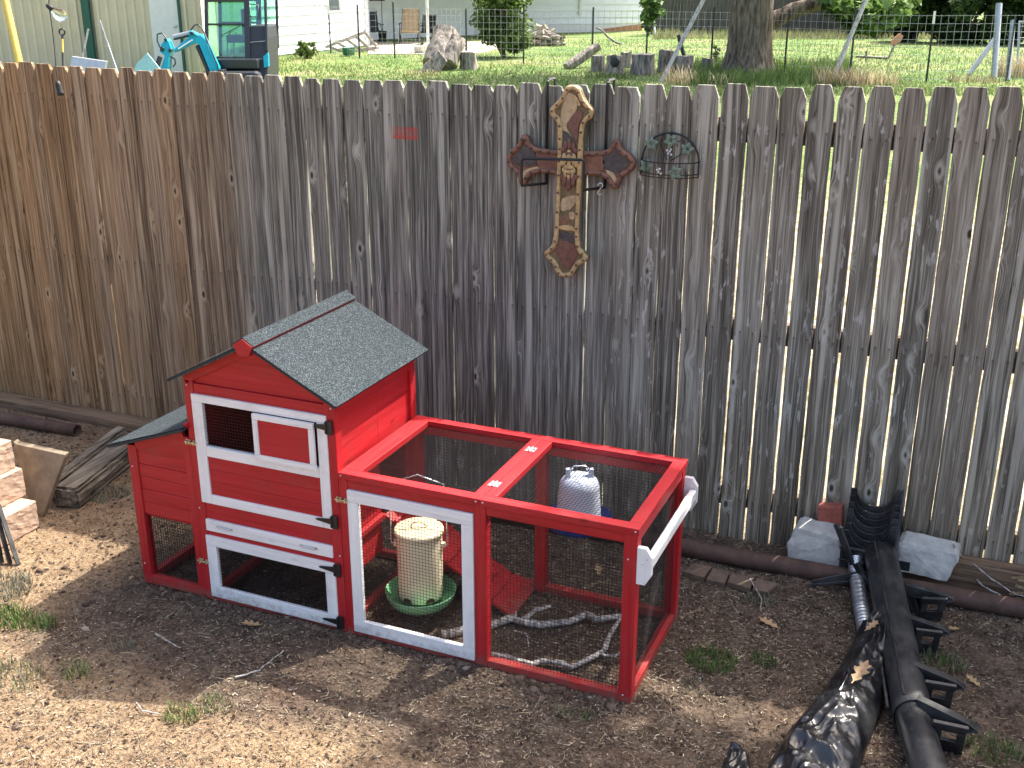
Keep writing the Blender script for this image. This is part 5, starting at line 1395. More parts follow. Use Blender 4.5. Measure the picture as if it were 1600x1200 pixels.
# things leaning there
def pole(name, uv0, uv1, D, r, mat, label, cat, n=8, ext=0.0):
    p0, p1 = atd(*uv0, D), atd(*uv1, D)
    d = (p0-p1).normalized(); g0 = ground_at(p0)
    if p0.z > g0 and d.z < -.05: p0 = p0 + d*((p0.z-g0)/-d.z)
    p1 = p1 - d*ext
    m = MB(); m.tube([p0, p0.lerp(p1, .5), p1], r, n); o = m.build(name, M[mat], None); return tag(o, label, cat)
pole('yellow_pole', (30, 97), (8, 0), 22.5, .075, 'yellow', 'upright yellow pole at the far left behind the fence', 'pole', ext=1.2)
sv = thing('shovel', atd(97, 110, 22), 'shovel with black D-handle and yellow shaft standing behind the fence', 'shovel')
sv.location.z = BACK_Z
m = MB(); m.tube([atd(99, 150, 22), atd(98.5, 100, 22), atd(98, 82, 22)], .022, 8); m.tube([Vector((atd(99,150,22).x, atd(99,150,22).y, BACK_Z)), atd(99, 150, 22)], .022, 8); m.build('lower_shaft', M['tpost'], sv)
m = MB(); m.tube([atd(98, 82, 22), atd(97.5, 60, 22)], .020, 8); m.build('shaft', M['yellow'], sv)
m = MB(); c = atd(97, 50, 22); m.tube([c + RGT*(.055*math.cos(t)) + UP*(.06*math.sin(t)) for t in np.linspace(0, 2*math.pi, 14)[:-1]], .016, 6, closed=True); m.tube([atd(97.5, 61, 22), atd(97.3, 55, 22)], .022, 8); m.build('d_handle', M['blackmetal'], sv)
def panel_thing(name, uvs, D, th, mat, label, cat):
    o = uvprism(name, uvs, D, th, mat, None, .004); return tag(o, label, cat)
panel_thing('tilted_sheet', [(106, 124), (112, 88), (166, 96), (160, 130)], 21.5, .10, 'steel', 'tilted pale metal panel just above the left pickets', 'panel')
panel_thing('teal_sheet', [(200, 132), (213, 100), (230, 83), (252, 110), (252, 132)], 21.5, .04, 'tealsheet', 'tilted pale teal sheet just above the pickets', 'sheet')
pole('wooden_stake', (127, 100), (138, 45), 23.5, .022, 'whitewood', 'thin wooden stake leaning on the workshop wall', 'stake')
pole('steel_rod', (182, 108), (156, 32), 23.5, .018, 'steel', 'thin steel rod leaning on the green trim', 'rod')

# ---- leaf clouds for trees and shrubs
def leaf_soup(name, centers, radii, n, size, cols, parent, seed, mat='leaf', droop=0.0):
    r = np.random.default_rng(seed); ci = r.integers(0, len(centers), n)
    d = r.normal(size=(n, 3)); d /= np.linalg.norm(d, axis=1)[:, None]
    rad = np.asarray(radii, float)[ci]
    if rad.ndim == 1: rad = np.stack([rad]*3, 1)
    P = np.asarray(centers, float)[ci] + d*rad*(r.random(n)**0.45)[:, None]
    nrm = r.normal(size=(n, 3)) + np.array([0, 0, .7]); nrm /= np.linalg.norm(nrm, axis=1)[:, None]
    a = np.cross(nrm, r.normal(size=(n, 3))); a /= np.linalg.norm(a, axis=1)[:, None]; b = np.cross(nrm, a)
    s = size*r.uniform(.55, 1.25, n); a = a*s[:, None]; b = b*(s*.52)[:, None]
    fold = nrm*(s*.18)[:, None]
    V = np.stack([P - a, P - b + fold, P + a, P + b + fold], 1).reshape(-1, 3)
    Fq = np.arange(n*4).reshape(-1, 4)
    C = np.array(cols)[r.integers(0, len(cols), n)]*r.uniform(.65, 1.3, (n, 1))
    return soup(name, V, Fq, M[mat], parent, colors=np.repeat(C, 4, axis=0))
LG = [(.075, .135, .028), (.10, .17, .04), (.055, .10, .022), (.13, .20, .055)]
LD = [(.045, .085, .022), (.06, .11, .028), (.035, .065, .018), (.08, .125, .035)]
def limb(m, pts, r0, r1, n=12):
    P = dense(pts, 6); k = len(P); P = [q + Vector((mnoise.noise(q*1.7), mnoise.noise(q*1.7+Vector((4,0,0))), 0))*r0*.25 for q in P]
    m.tube(P, [(r0 + (r1-r0)*i/(k-1))*(1+.10*mnoise.noise(P[i]*3)) for i in range(k)], n)
def blob_centres(c, R, n, rr, seed):
    r = random.Random(seed); out = []; rad = []
    while len(out) < n:
        p = Vector((r.uniform(-1, 1), r.uniform(-1, 1), r.uniform(-1, 1)))
        if p.length > 1: continue
        out.append((c[0]+p.x*R[0], c[1]+p.y*R[1], c[2]+p.z*R[2])); s = rr*r.uniform(.6, 1.3); rad.append((s, s, s*.7))
    return out, rad

# ---- big trunk on the lawn
tb = lawn(1168, 116); TDp = depth_of(tb); k_ = px(TDp)
tr = thing('shade_tree', tb, 'large tree with a thick grey trunk and a low limb beyond the fence', 'tree')
m = MB(); base = tb + UP*-.1
ct = lambda u, v, dz=0.0: atd(u, v, TDp)
T = [base, tb + UP*.18, tb + UP*.55, tb + UP*1.1, tb + UP*1.9, tb + UP*3.2, tb + UP*4.8]
m.tube(dense(T, 4), [x*k_ for x in np.interp(np.linspace(0, 1, 25), [0, .1, .2, .35, .55, .8, 1], [52, 46, 40, 35, 33, 30, 22])], 18)
limb(m, [ct(1180, 50), ct(1205, 34), ct(1240, 16), ct(1288, 2), ct(1330, -35), ct(1370, -90)], 15*k_, 8*k_)
limb(m, [tb + UP*3.0, tb + UP*4.4 - RGT*1.6, tb + UP*5.8 - RGT*3.0], .30, .12)
limb(m, [tb + UP*3.4, tb + UP*5.2 + RGT*1.4 + FWH, tb + UP*6.6 + RGT*2.6], .28, .12)
m.build('trunk', M['bark'], tr)
C1, R1 = blob_centres((tb.x, tb.y, 7.2), (4.8, 4.8, 2.6), 60, .95, 3)
for u, v, s in ((1325, 10, .5), (1352, 18, .5), (1385, 14, .45), (1368, 32, .35), (1405, 2, .4), (1310, -8, .5), (1395, 24, .3), (1340, 38, .22)):
    p = atd(u, v, TDp-1); C1.append(tuple(p)); R1.append((s, s, s*.8)); C1.append(tuple(p)); R1.append((s, s, s*.8))
leaf_soup('crown', C1, R1, 9000, .17, LG, tr, 5)
Ch = []; Rh = []
for u, v, s in ((1316, 4, .32), (1335, 14, .34), (1352, 22, .34), (1372, 12, .36), (1390, 22, .32), (1362, 36, .24), (1402, 8, .32), (1345, 40, .16), (1382, 36, .18), (1018, 2, .26), (1026, 18, .18), (1012, 26, .16)):
    p = atd(u, v, TDp-1.6); Ch.append(tuple(p)); Rh.append((s, s, s*.8))
leaf_soup('hanging_leaves', Ch, Rh, 900, .13, [(.16, .27, .07), (.22, .34, .10), (.12, .21, .05)], tr, 15)  # brighter leaf tints make these clusters look sunlit
mm = MB()
for u, v in ((1352, 18), (1385, 14), (1368, 32), (1340, 38)):
    p = atd(u, v, TDp-1); mm.tube([p, p + UP*.8 + (tb-p)*.03, p.lerp(tb, .25) + UP*2.6, tb + UP*5.5], [.012, .02, .05, .10], 6)
mm.build('twigs', M['bark'], tr)

# ---- tree out of view to the right whose crown shades that side of the yard
st_ = thing('shade_tree', (3.1, 1.6, 0.1), 'tree right of the view that shades the right side of the yard', 'tree')
m = MB(); tp = Vector((3.1, 1.6, 0.0))
m.tube(dense([tp + UP*-.1, tp + UP*.4, tp + Vector((-.05, 0, 2.2)), tp + Vector((-.25, .05, 4.2)), tp + Vector((-.45, .1, 6.2))], 5), [float(x) for x in np.linspace(.24, .07, 21)], 12)
for e in ((-1.6, -.9, 5.6), (-2.2, .3, 6.3), (-.9, 1.0, 6.6), (.7, -.6, 6.2), (-1.4, -.2, 7.2)):
    limb(m, [tp + Vector((-.15, .02, 3.4)), tp + Vector((e[0]*.5, e[1]*.5, 4.8)), tp + Vector(e)], .08, .02, 8)
m.build('trunk', M['bark'], st_)
C2 = []; R2 = []; rr = random.Random(21)
for k in range(74):
    # crown placed so that its shade lies over the right part of the yard
    while True:
        gx_, gy_ = rr.uniform(-2.2, 2.2), rr.uniform(-4.4, -0.4)
        d2 = math.hypot((gx_-.28)/1.85, (gy_+2.35)/1.75)
        if d2 < 1.0: break
    h_ = rr.uniform(5.0, 7.4)
    C2.append((gx_ + .33*h_, gy_ + .60*h_, h_)); s = rr.uniform(.26, .44); R2.append((s, s, s*.6))
leaf_soup('crown', C2, R2, 7000, .075, LG, st_, 8)

# ---- bush by the house, shrubs along the back
def shrub(name, u, v, wpx, hpx, n, size, cols, label, seed, trunk=True, nb=16, cat='shrub', D=None, group=None, low=.53):
    b = lawn(u, v); D_ = depth_of(b); k = px(D_)
    s = thing(name, b, label, cat, group)
    W, H = wpx*k/2, hpx*k
    C, R_ = blob_centres((b.x, b.y, b.z + H*low), (W*.78, W*.78, H*.42), nb, W*.36, seed)
    leaf_soup('crown', C, R_, n, size, cols, s, seed)
    m = MB(); r_ = random.Random(seed)
    for q in range(5): m.tube([b + UP*-.05, b + Vector((r_.uniform(-.3, .3)*W, r_.uniform(-.3, .3)*W, H*.35)), Vector(C[q % len(C)])], [.05, .035, .012], 6)
    m.build('stems', M['bark'], s); return s
shrub('round_bush', 788, 90, 122, 112, 6500, .085, LG+[(.17, .24, .07)], 'rounded bright green bush standing before the white house', 31, nb=30)
for k, (u, v, w, h, lab) in enumerate([(1430, 66, 110, 130, 'dark green thicket left of the steel post'), (1505, 68, 110, 140, 'dark green thicket behind the steel post'), (1585, 70, 100, 130, 'dark green thicket at the right edge'), (1365, 58, 80, 110, 'dark thicket beside the far wooden fence'), (1650, 70, 100, 140, 'dark green thicket out past the right edge')]):
    shrub('thicket', u, v, w*1.15, h, 5200, .15, LD, lab, 50+k, nb=34, low=.40, group='thickets along the back')
shrub('low_shrub', 1345, 60, 60, 16, 700, .10, [(.20, .24, .06), (.26, .28, .09)], 'low pale yellow-green shrub at the far fence end', 61)
shrub('weed', 110, 104, 18, 50, 350, .06, LG, 'leafy weed against the workshop wall beside the shovel', 62, D=23, nb=8)
shrub('weed', 158, 104, 14, 26, 200, .05, LG, 'small leafy weed at the foot of the green trim', 63, nb=6)
shrub('weed', 1118, 100, 16, 34, 160, .06, LG, 'spindly weed left of the thick tree trunk', 64, nb=6)
shrub('weed', 478, 92, 42, 28, 420, .07, LG+[(.25, .27, .12)], 'weedy clump at the white house corner', 65, nb=10)
shrub('vine', 1012, 56, 26, 62, 900, .11, LG+[(.17, .24, .07)], 'vine growing up the white house corner', 66, nb=26)

# ---- white house
hz0 = BACK_Z
def board_wall(parent, a, b, z0, z1, lap, mat='siding', holes=()):
    a = Vector(a); b = Vector(b); d = (b-a).normalized(); nrm = -FWH if True else None
    nrm = Vector((d.y, -d.x, 0)); z = z0
    while z < z1 - 1e-3:
        zt = min(z+lap, z1); segs = [(0.0, (b-a).length)]
        for (s0, s1, h0, h1) in holes:
            if zt > h0 and z < h1: segs = [(p, q) for (x, y) in segs for (p, q) in ((x, min(y, s0)), (max(x, s1), y)) if q-p > .02]
        for (s0, s1) in segs:
            m = MB(); p, q = a + d*s0, a + d*s1
            m.prism([Vector((p.x, p.y, z)) + nrm*.050, Vector((p.x, p.y, zt+.008)) + nrm*.004, Vector((p.x, p.y, zt+.008)) - nrm*.01, Vector((p.x, p.y, z)) - nrm*.01], q-p)
            m.build('siding_board', M[mat], parent)
        z = zt
HA = lawn(418, 90); DA = depth_of(HA)
house = thing('white_house', HA, 'white lap-sided house with a covered patio beyond the wire fence', 'house')
a0 = lawn(392, 93); a1 = lawn(572, 73); a0.z = 0.0; a1.z = 0.0
L_ = (a1-a0).length; dx = (a1-a0).normalized()
nA = Vector((dx.y, -dx.x, 0))
def onA(u):
    d = ray(u, 40); h = CAM + d*((a0-CAM).dot(nA)/d.dot(nA)); return Vector((h.x, h.y, 0))
def sA(u): return (onA(u)-a0).length
board_wall(house, a0, a1, hz0+.05, 3.2, .27, holes=[(sA(510), sA(534), 1.45, 2.25)])
m = MB(); w0, w1 = onA(510), onA(534)
wf = MB()
for zz0, zz1, s0, s1 in ((1.45, 1.52, 0, 1), (2.18, 2.25, 0, 1), (1.52, 2.18, 0, .16), (1.52, 2.18, .84, 1)):
    p, q = w0.lerp(w1, s0), w0.lerp(w1, s1); wf.prism([p + UP*zz0 + nA*.045, q + UP*zz0 + nA*.045, q + UP*zz1 + nA*.045, p + UP*zz1 + nA*.045], -nA*.07)
wn_ = wf.build('window', M['trim'], house)
m = MB(); p, q = w0.lerp(w1, .16), w0.lerp(w1, .84); m.prism([p + UP*1.52, q + UP*1.52, q + UP*2.18, p + UP*2.18], -nA*.02); m.build('pane', M['pane'], wn_)
m = MB(); m.obox(a1 + UP*1.7, dx*.06, nA*.06, UP*1.45); m.build('corner_trim', M['trim'], house)
# left return and body
b0 = lawn(578, 58); b1 = lawn(1003, 48); b0 = Vector((b0.x, b0.y, 0)); b1 = Vector((b1.x, b1.y, 0)); db = (b1-b0).normalized()
board_wall(house, b0, b1, hz0+.35, 3.2, .27)
nB = Vector((db.y, -db.x, 0))
m = MB(); m.prism([b0 + UP*.1 + nB*.02, b1 + UP*.1 + nB*.02, b1 + UP*(hz0+.36) + nB*.02, b0 + UP*(hz0+.36) + nB*.02], -nB*.1); m.build('foundation', M['trim'], house)
m = MB(); fo = b1 - db*2.2; m.prism([fo + UP*.1 + nB*.04, b1 + UP*.1 + nB*.04, b1 + UP*(hz0+.30) + nB*.04, fo + UP*(hz0+.12) + nB*.04], -nB*.05); m.build('brick_base', M['orange'], house)
m = MB(); m.prism([a1, a1 + UP*3.2, b0 + UP*3.2, b0], (b0-a1).cross(UP).normalized()*.1); m.build('return_wall', M['siding'], house)
bk_ = FWH*9
m = MB(); m.prism([a0 + FWH*.06, a0 + bk_, b1 + bk_*.6, b1 + FWH*.06, b0 + FWH*.06, a1 + FWH*.06], UP*3.2); m.build('house_core', M['siding'], house)
m = MB(); rtop = UP*5.0
m.add([a0 - FWH*.5 - RGT*.3 + UP*3.2, a1 - FWH*.5 + RGT*.3 + UP*3.2, b1 - FWH*.5 + RGT*.5 + UP*3.2, b1 + bk_*.6 + RGT*.5 + UP*3.2, a0 + bk_ - RGT*.3 + UP*3.2, a0.lerp(a0+bk_, .5) + rtop + RGT*3, b1.lerp(b1+bk_*.6, .5) + rtop - RGT*3],
      [(0, 1, 2, 6, 5), (2, 3, 6), (3, 4, 5, 6), (4, 0, 5), (0, 4, 3, 2, 1)]); m.build('roof', M['shingle'], house)
for (u, w, zc, h) in ((905, 6, 1.9, 1.7), (986, 10, 2.2, .55)):
    s = (wall_pt(u, 0, 46)-CAM).dot(RGT); 
    tpar = None
    dcam = ray(u, 60); tt_ = ((b0-CAM).dot(nB))/(dcam.dot(nB)); hp_ = CAM + dcam*tt_
    m = MB(); m.obox(Vector((hp_.x, hp_.y, zc)) + nB*.05, db*(w*px(44)/2), nB*.04, UP*(h/2)); m.build('vent' if w > 8 else 'downpipe', M['steel' if w > 8 else 'trim'], house)
# patio slab and its furniture
ps = [lawn(575, 86), lawn(740, 86), lawn(830, 66), lawn(575, 66)]
m = MB(); m.prism([Vector((p.x, p.y, BACK_Z+.03)) for p in ps], (0, 0, -.2)); o = m.build('patio', M['patio'], None); tag(o, kind='structure')
def chair(uv, s, mat_s, label, recl=.35, rot=0.0, arms=True):
    p = lawn(*uv); c = Vector((p.x, p.y, BACK_Z+.035)); t = thing('patio_chair', c, label, 'chair', 'patio chairs')
    R_ = Matrix.Rotation(rot + YAW, 3, 'Z')
    W = lambda x, y, z: c + R_ @ Vector((x*s, y*s, z*s))
    m = MB(); m.prism([W(-.28, -.30, .36), W(.28, -.30, .36), W(.28, .22, .30), W(-.28, .22, .30)], R_ @ Vector((0, 0, .03))); m.build('seat', M[mat_s], t)
    m = MB(); m.prism([W(-.28, .22, .30), W(.28, .22, .30), W(.26, .22+recl, 1.02), W(-.26, .22+recl, 1.02)], R_ @ Vector((0, .03, 0))); m.build('backrest', M[mat_s], t)
    for sx in (-1, 1):
        m = MB(); m.tube([W(sx*.31, -.34, 0), W(sx*.31, -.02, .56)], .018*s, 6); m.build('leg', M['charcoal'], t)
        m = MB(); m.tube([W(sx*.31, .36, 0), W(sx*.31, -.20, .40)], .018*s, 6); m.build('leg', M['charcoal'], t)
        m = MB(); m.beam(W(sx*.31, -.34, .58), W(sx*.31, .26, .60), .05*s, .03*s); m.build('armrest', M['charcoal'], t)
        m = MB(); m.tube([W(sx*.29, .20, .30), W(sx*.275, .22+recl, 1.05)], .016*s, 6); m.build('back_frame', M['charcoal'], t)
    return t
chair((641, 69), 1.12, 'tan', 'reclined patio chair with tan sling on the patio', .38)
chair((583, 66), 1.0, 'charcoal', 'dark folding chair at the patio corner by the house wall', .18, .4)
chair((667, 66), .9, 'charcoal', 'dark folding chair half hidden behind the pale clothes pole', .15, -.3)
def bucket(uv, r, h, mat, label):
    p = lawn(*uv); m = MB(); m.lathe((p.x, p.y, BACK_Z+.03), [(.0005, 0), (r*.8, 0), (r, h), (r*1.05, h), (r*.92, h), (r*.75, .03), (.0005, .03)], 18); o = m.build('pot', M[mat], None); return tag(o, label, 'pot')
bucket((598, 66), .16, .36, 'charcoal', 'dark tub beside the folding chair')
bucket((545, 88), .20, .22, 'greenpot', 'small green tub on the grass before the pallet')
bucket((657, 84), .22, .20, 'trim', 'pale planter on the grass before the patio')
shrub('weed', 657, 80, 12, 16, 120, .05, LG, 'small plant growing in the pale planter', 67, nb=5)
# shelf rack by the corner
p = lawn(585, 66); rk = thing('shelf_rack', p, 'dark wire shelf rack standing on the patio by the wall', 'shelf')
for sx in (-.25, .28):
    m = MB(); m.tube([p + RGT*sx + FWH*.3, p + RGT*sx + FWH*.3 + UP*2.2], .015, 6); m.build('post', M['charcoal'], rk)
for zz in (1.45, 1.85):
    m = MB(); m.obox(p + FWH*.3 + UP*zz + RGT*.05, RGT*.34, FWH*.15, UP*.02); m.build('shelf', M['charcoal'], rk)
# clothes pole
p = lawn(669, 82); cp = thing('clothes_pole', p, 'white T-shaped steel clothes pole before the patio', 'pole')
m = MB(); m.tube([p, p + UP*1.95], .045, 8); m.build('post', M['trim'], cp)
m = MB(); k = px(depth_of(p)); m.tube([p + UP*1.93 - RGT*28*k, p + UP*1.93 + RGT*26*k], .04, 8); m.build('crossbar', M['trim'], cp)
# pallet leaning on nothing but its frame
p = lawn(553, 82); D = depth_of(p); pl = thing('pallet', p, 'grey slatted pallet propped at a slant on the grass', 'pallet')
def plank_uv(u0, v0, u1, v1, w, name):
    m = MB(); m.beam(atd(u0, v0, D), atd(u1, v1, D + .25), w, .03, up=FWH); m.build(name, M['pallet'], pl)
plank_uv(508, 74, 571, 50, .09, 'rail'); plank_uv(535, 83, 592, 74, .09, 'rail')
for k in range(5): plank_uv(512+k*14.5, 72-k*5.3, 538+k*13, 82-k*2, .08, 'slat')
m = MB(); m.beam(atd(590, 75, D), atd(586, 68, D+.9), .08, .06); m.build('prop', M['pallet'], pl)

# ---- stumps and logs
def stump(uv, wpx, hpx, label, seed, lean=(0, 0), name='tree_stump', taper=.9, cut=True):
    p = lawn(*uv); D = depth_of(p); k = px(D); R0 = wpx*k/2; H = hpx*k
    t = thing(name, p, label, 'stump', 'cut stumps on the lawn')
    n = 22; rows = 9; vs = []; fs = []
    L = RGT*lean[0] + FWH*lean[1]
    for i in range(rows+1):
        s = i/rows
        for q in range(n):
            a = 2*math.pi*q/n; e = Vector((math.cos(a), math.sin(a), 0))
            rr_ = R0*(1.10 - (1.10-taper)*min(1, s*1.6))*(1 + .14*mnoise.noise(Vector((math.cos(a)*1.6+seed, math.sin(a)*1.6, s*1.2))) + .07*mnoise.noise(Vector((math.cos(a)*5+seed, math.sin(a)*5, s*3))))
            top = .10*H*mnoise.noise(Vector((e.x*1.5, e.y*1.5, seed))) if i == rows else 0
            vs.append(p + e*rr_ + UP*(H*s - .03 + top) + L*s)
    for i in range(rows):
        for q in range(n):
            q2 = (q+1) % n; fs.append((i*n+q, i*n+q2, (i+1)*n+q2, (i+1)*n+q))
    m = MB(); m.add(vs, fs, True); m.build('bark', M['stumpbark'], t)
    m = MB(); top = vs[-n:]; c = sum((Vector(x) for x in top), Vector())/n; m.add([tuple(x) for x in top] + [tuple(c)], [(q, (q+1) % n, n) for q in range(n)]); m.build('cut_face', M['cutwood'], t)
    return t
stump((732, 110), 28, 30, 'round stump with a pale cut top beside the tilted trunk section', 1.0)
stump((934, 112), 22, 26, 'stump just right of the slanted log', 2.0)
stump((959, 116), 34, 30, 'hollow gnarled stump with a dark hole', 3.0, taper=.7)
stump((978, 106), 18, 26, 'small jagged stump behind the gnarled one', 4.0)
stump((1004, 116), 36, 32, 'wide squat stump left of the pale leaning pole', 5.0, taper=1.0)
stump((1040, 112), 26, 34, 'stump crossed by the pale leaning pole', 6.0)
stump((1066, 114), 28, 28, 'flaring stump right of the pale leaning pole', 7.0, taper=1.15)
stump((1105, 112), 20, 22, 'low stump left of the thick trunk', 8.0)
stump((1182, 117), 26, 24, 'low stump right of the thick trunk', 9.0)
m = MB(); p = lawn(959, 116); hl_ = p - FWH*(17*px(28)*.78) + UP*.30; m.ball(hl_, (.12, .06, .13), 12, 8); o = m.build('stump_hole', M['tpost'], bpy.data.objects['tree_stump.002'])
# big tilted trunk section: two halves leaning
def log(p0, p1, r0, r1, label, name='log', seed=0, cutend=True, cat='log'):
    p0, p1 = Vector(p0), Vector(p1); t = thing(name, p0, label, cat)
    ax = (p1-p0); Ln = ax.length; ax.normalize(); s1 = ax.cross(UP); s1 = s1.normalized() if s1.length > .01 else RGT; s2 = s1.cross(ax); n = 18; rows = 10; vs = []; fs = []
    for i in range(rows+1):
        s = i/rows
        for q in range(n):
            a = 2*math.pi*q/n; rr_ = (r0+(r1-r0)*s)*(1+.22*mnoise.noise(Vector((math.cos(a)*1.7+seed, math.sin(a)*1.7, s*2))) + .12*mnoise.noise(Vector((math.cos(a)*5+seed, math.sin(a)*5, s*1.5))))
            vs.append(p0 + ax*(Ln*s) + (s1*math.cos(a)+s2*math.sin(a))*rr_)
    for i in range(rows):
        for q in range(n):
            q2 = (q+1) % n; fs.append((i*n+q, i*n+q2, (i+1)*n+q2, (i+1)*n+q))
    m = MB(); m.add(vs, fs, True); m.build('bark', M['stumpbark'], t)
    for ring in (vs[:n], vs[-n:]):
        c = sum((Vector(x) for x in ring), Vector())/n; m = MB(); m.add([tuple(x) for x in ring]+[tuple(c)], [(q, (q+1) % n, n) for q in range(n)]); m.build('cut_face', M['cutwood'], t)
    return t
p = lawn(690, 112); D = depth_of(p); k = px(D)
log(atd(681, 104, D+.2), atd(697, 50, D+.5), 23*k, 21*k, 'big tilted grey trunk section on the lawn', 'trunk_section', 1.3, cat='log')
log(atd(700, 100, D+.1), atd(715, 62, D+.3), 15*k, 14*k, 'smaller split trunk piece leaning on the right of the big section', 'trunk_section', 2.3)
m = MB(); m.prism(flat([(657, 110), (662, 102), (685, 78), (699, 96), (688, 112), (672, 117)], D-.35), FWH*.12); o = m.build('wood_slab', M['stumpbark'], None, .02); tag(o, 'pale split slab of wood leaning on the big trunk section', 'slab')
p = lawn(885, 108); D = depth_of(p); log(atd(885, 106, D), atd(934, 72, D+.3), 8*px(D), 7*px(D), 'slanted log resting its raised end on a stump', 'log', 3.1)
# woodpile
p = lawn(850, 72); D = depth_of(p); wp = thing('woodpile', p, 'heap of split firewood right of the round bush', 'woodpile')
r_ = random.Random(8)
for k in range(34):
    a = r_.uniform(836, 872); lvl = r_.random(); vtop = 40 + abs(a-848)*.9; v = 72 - (72-vtop)*lvl
    c = atd(a, v, D + r_.uniform(-.4, .4)); th = r_.uniform(0, math.pi); d = RGT*math.cos(th)*.3 + FWH*math.sin(th)*.3 + UP*r_.uniform(-.12, .12)
    m = MB(); m.tube([c-d, c+d], r_.uniform(.05, .09), 7, smooth=False); m.build('log', M[r_.choice(['stumpbark', 'bark', 'cutwood'])], wp)

# ---- far wooden fence
fa, fb = lawn(1016, 53), lawn(1345, 55); ff = thing('far_wooden_fence', fa, 'dark weathered plank fence far behind the tree trunk', 'fence')
n = 64; fd_ = (fb-fa)/n; nm = Vector((fd_.y, -fd_.x, 0)).normalized()
proto = None
for k in range(n):
    c = fa + fd_*(k+.5)
    if proto is None:
        m = MB(); w = fd_.length*.492; m.obox(c + UP*.95, fd_.normalized()*w, nm*.012, UP*.95); proto = m.build('plank', M['farfence'], ff); h0_ = proto.location.copy()
    else:
        o = proto.copy(); o.location = h0_ + fd_*k + UP*random.uniform(-.05, .05); o.parent = ff; col.objects.link(o)
m = MB(); m.beam(fa + UP*1.5 - nm*.05, fb + UP*1.5 - nm*.05, .05, .09); m.build('rail', M['farfence'], ff)
pole('slender_tree', (1322, 58), (1318, -30), depth_of(lawn(1322, 58)), .22, 'bark', 'slender brown tree stem at the end of the far wooden fence', 'tree', 12, ext=2.0)
pole('white_post', (1023, 55), (1020, 0), depth_of(lawn(1022, 55)), .05, 'trim', 'thin white post at the left end of the far wooden fence', 'post')

# ---- wire fence on T-posts
wfn = thing('wire_fence', lawn(900, 102), 'tall welded wire fence on dark steel T-posts crossing the lawn', 'wire fence')
bases = [(476, 80), (517, 84), (562, 92), (617, 92), (729, 98), (818, 100), (925, 104), (1009, 108), (1110, 112), (1225, 116), (1327, 124), (1447, 128), (1572, 127), (1640, 128)]
BP = [lawn(u, v) for u, v in bases]
H_ = 1.42
for k, p in enumerate(BP):
    m = MB(); h_ = H_ + random.uniform(-.05, .12)
    m.obox(p + UP*(h_/2-.1), RGT*.022, FWH*.004, UP*(h_/2+.1)); m.obox(p + UP*(h_/2-.1) + FWH*.018, RGT*.004, FWH*.016, UP*(h_/2+.1))
    o = m.build('t_post', M['tpost'], wfn)
    if k in (1, 7, 11):
        m = MB(); m.obox(p + UP*(h_-.12) - FWH*.004, RGT*.026, FWH*.006, UP*.13); m.build('white_tip', M['trim'], o)
m = MB(); wr = .0032
for a, b in zip(BP[:-1], BP[1:]):
    L = (b-a).length; d = (b-a)/L; nrm = Vector((d.y, -d.x, 0)); s = 0.0
    while s < L:
        m.obox(a + d*s + UP*(H_*.5), d*wr, nrm*wr, UP*(H_*.48)); s += .165
    for q in range(9):
        m.obox((a+b)/2 + UP*(.05 + q*.165), d*(L/2), nrm*wr, UP*wr)
o = m.build('wire_mesh', M['steel'], wfn, fix=False); tag(o, kind='stuff')
# ---- poles and posts by the wire fence
pole('wooden_pole', (1030, 133), (1098, 2), 24.0, .048, 'whitewood', 'long pale pole leaning right, left of the thick trunk', 'pole', ext=.3)
pole('wooden_pole', (1297, 133), (1352, 2), 23.5, .048, 'whitewood', 'long pale pole leaning right, among dry grass', 'pole', ext=.3)
pole('dark_stake', (1070, 92), (1060, 55), 27.0, .05, 'tpost', 'dark stake leaning left behind the pale pole', 'stake')
pole('steel_post', (1553, 122), (1561, 6), depth_of(lawn(1553, 122)), .075, 'steel', 'galvanised steel corner post at the right', 'post')
pole('steel_brace', (1513, 118), (1557, 58), depth_of(lawn(1513, 118)), .06, 'steel', 'slanting steel brace of the corner post', 'brace')
pole('steel_post', (1574, 126), (1583, 32), depth_of(lawn(1574, 126)), .06, 'steel', 'shorter steel gate post right of the corner post', 'post')
gt = thing('wire_gate', lawn(1592, 112), 'tubular wire gate panel at the right edge', 'gate'); D = depth_of(lawn(1592, 112))
m = MB(); m.tube([atd(1589, 112, D), atd(1593, 34, D), atd(1680, 32, D), atd(1680, 112, D)], .03, 8); m.build('gate_frame', M['steel'], gt)
for k in range(8):
    m = MB(); m.tube([atd(1590 + k*.4, 104-k*9, D), atd(1680, 104-k*9, D)], .008, 5); m.build('gate_wire', M['steel'], gt)
D = depth_of(lawn(1375, 96)); tl = thing('post_puller', atd(1370, 90, D), 'grey pipe with a red forked end propped in the wire fence', 'tool')
m = MB(); m.tube([atd(1337, 88, D), atd(1388, 91, D)], .035, 8); m.build('pipe', M['greypipe'], tl)
m = MB(); m.tube([atd(1388, 91, D), atd(1398, 70, D)], .028, 8); m.build('neck', M['greypipe'], tl)
m = MB(); m.prism(flat([(1395, 72), (1392, 64), (1406, 52), (1412, 56), (1408, 64)], D), FWH*.05); m.build('red_fork', M['orange'], tl)
m = MB(); m.tube([atd(1354, 80, D), atd(1353, 95, D)], .03, 8); m.build('collar', M['greypipe'], tl)
hz_ = lawn(943, 70); m = MB(); D = depth_of(hz_); m.tube(dense([atd(932, 43, D), atd(940, 47, D), atd(950, 58, D), atd(962, 66, D), atd(974, 70, D)], 4), .035, 8); o = m.build('bent_pipe', M['greypipe'], None); tag(o, 'bent grey pipe sticking up before the white house', 'pipe')

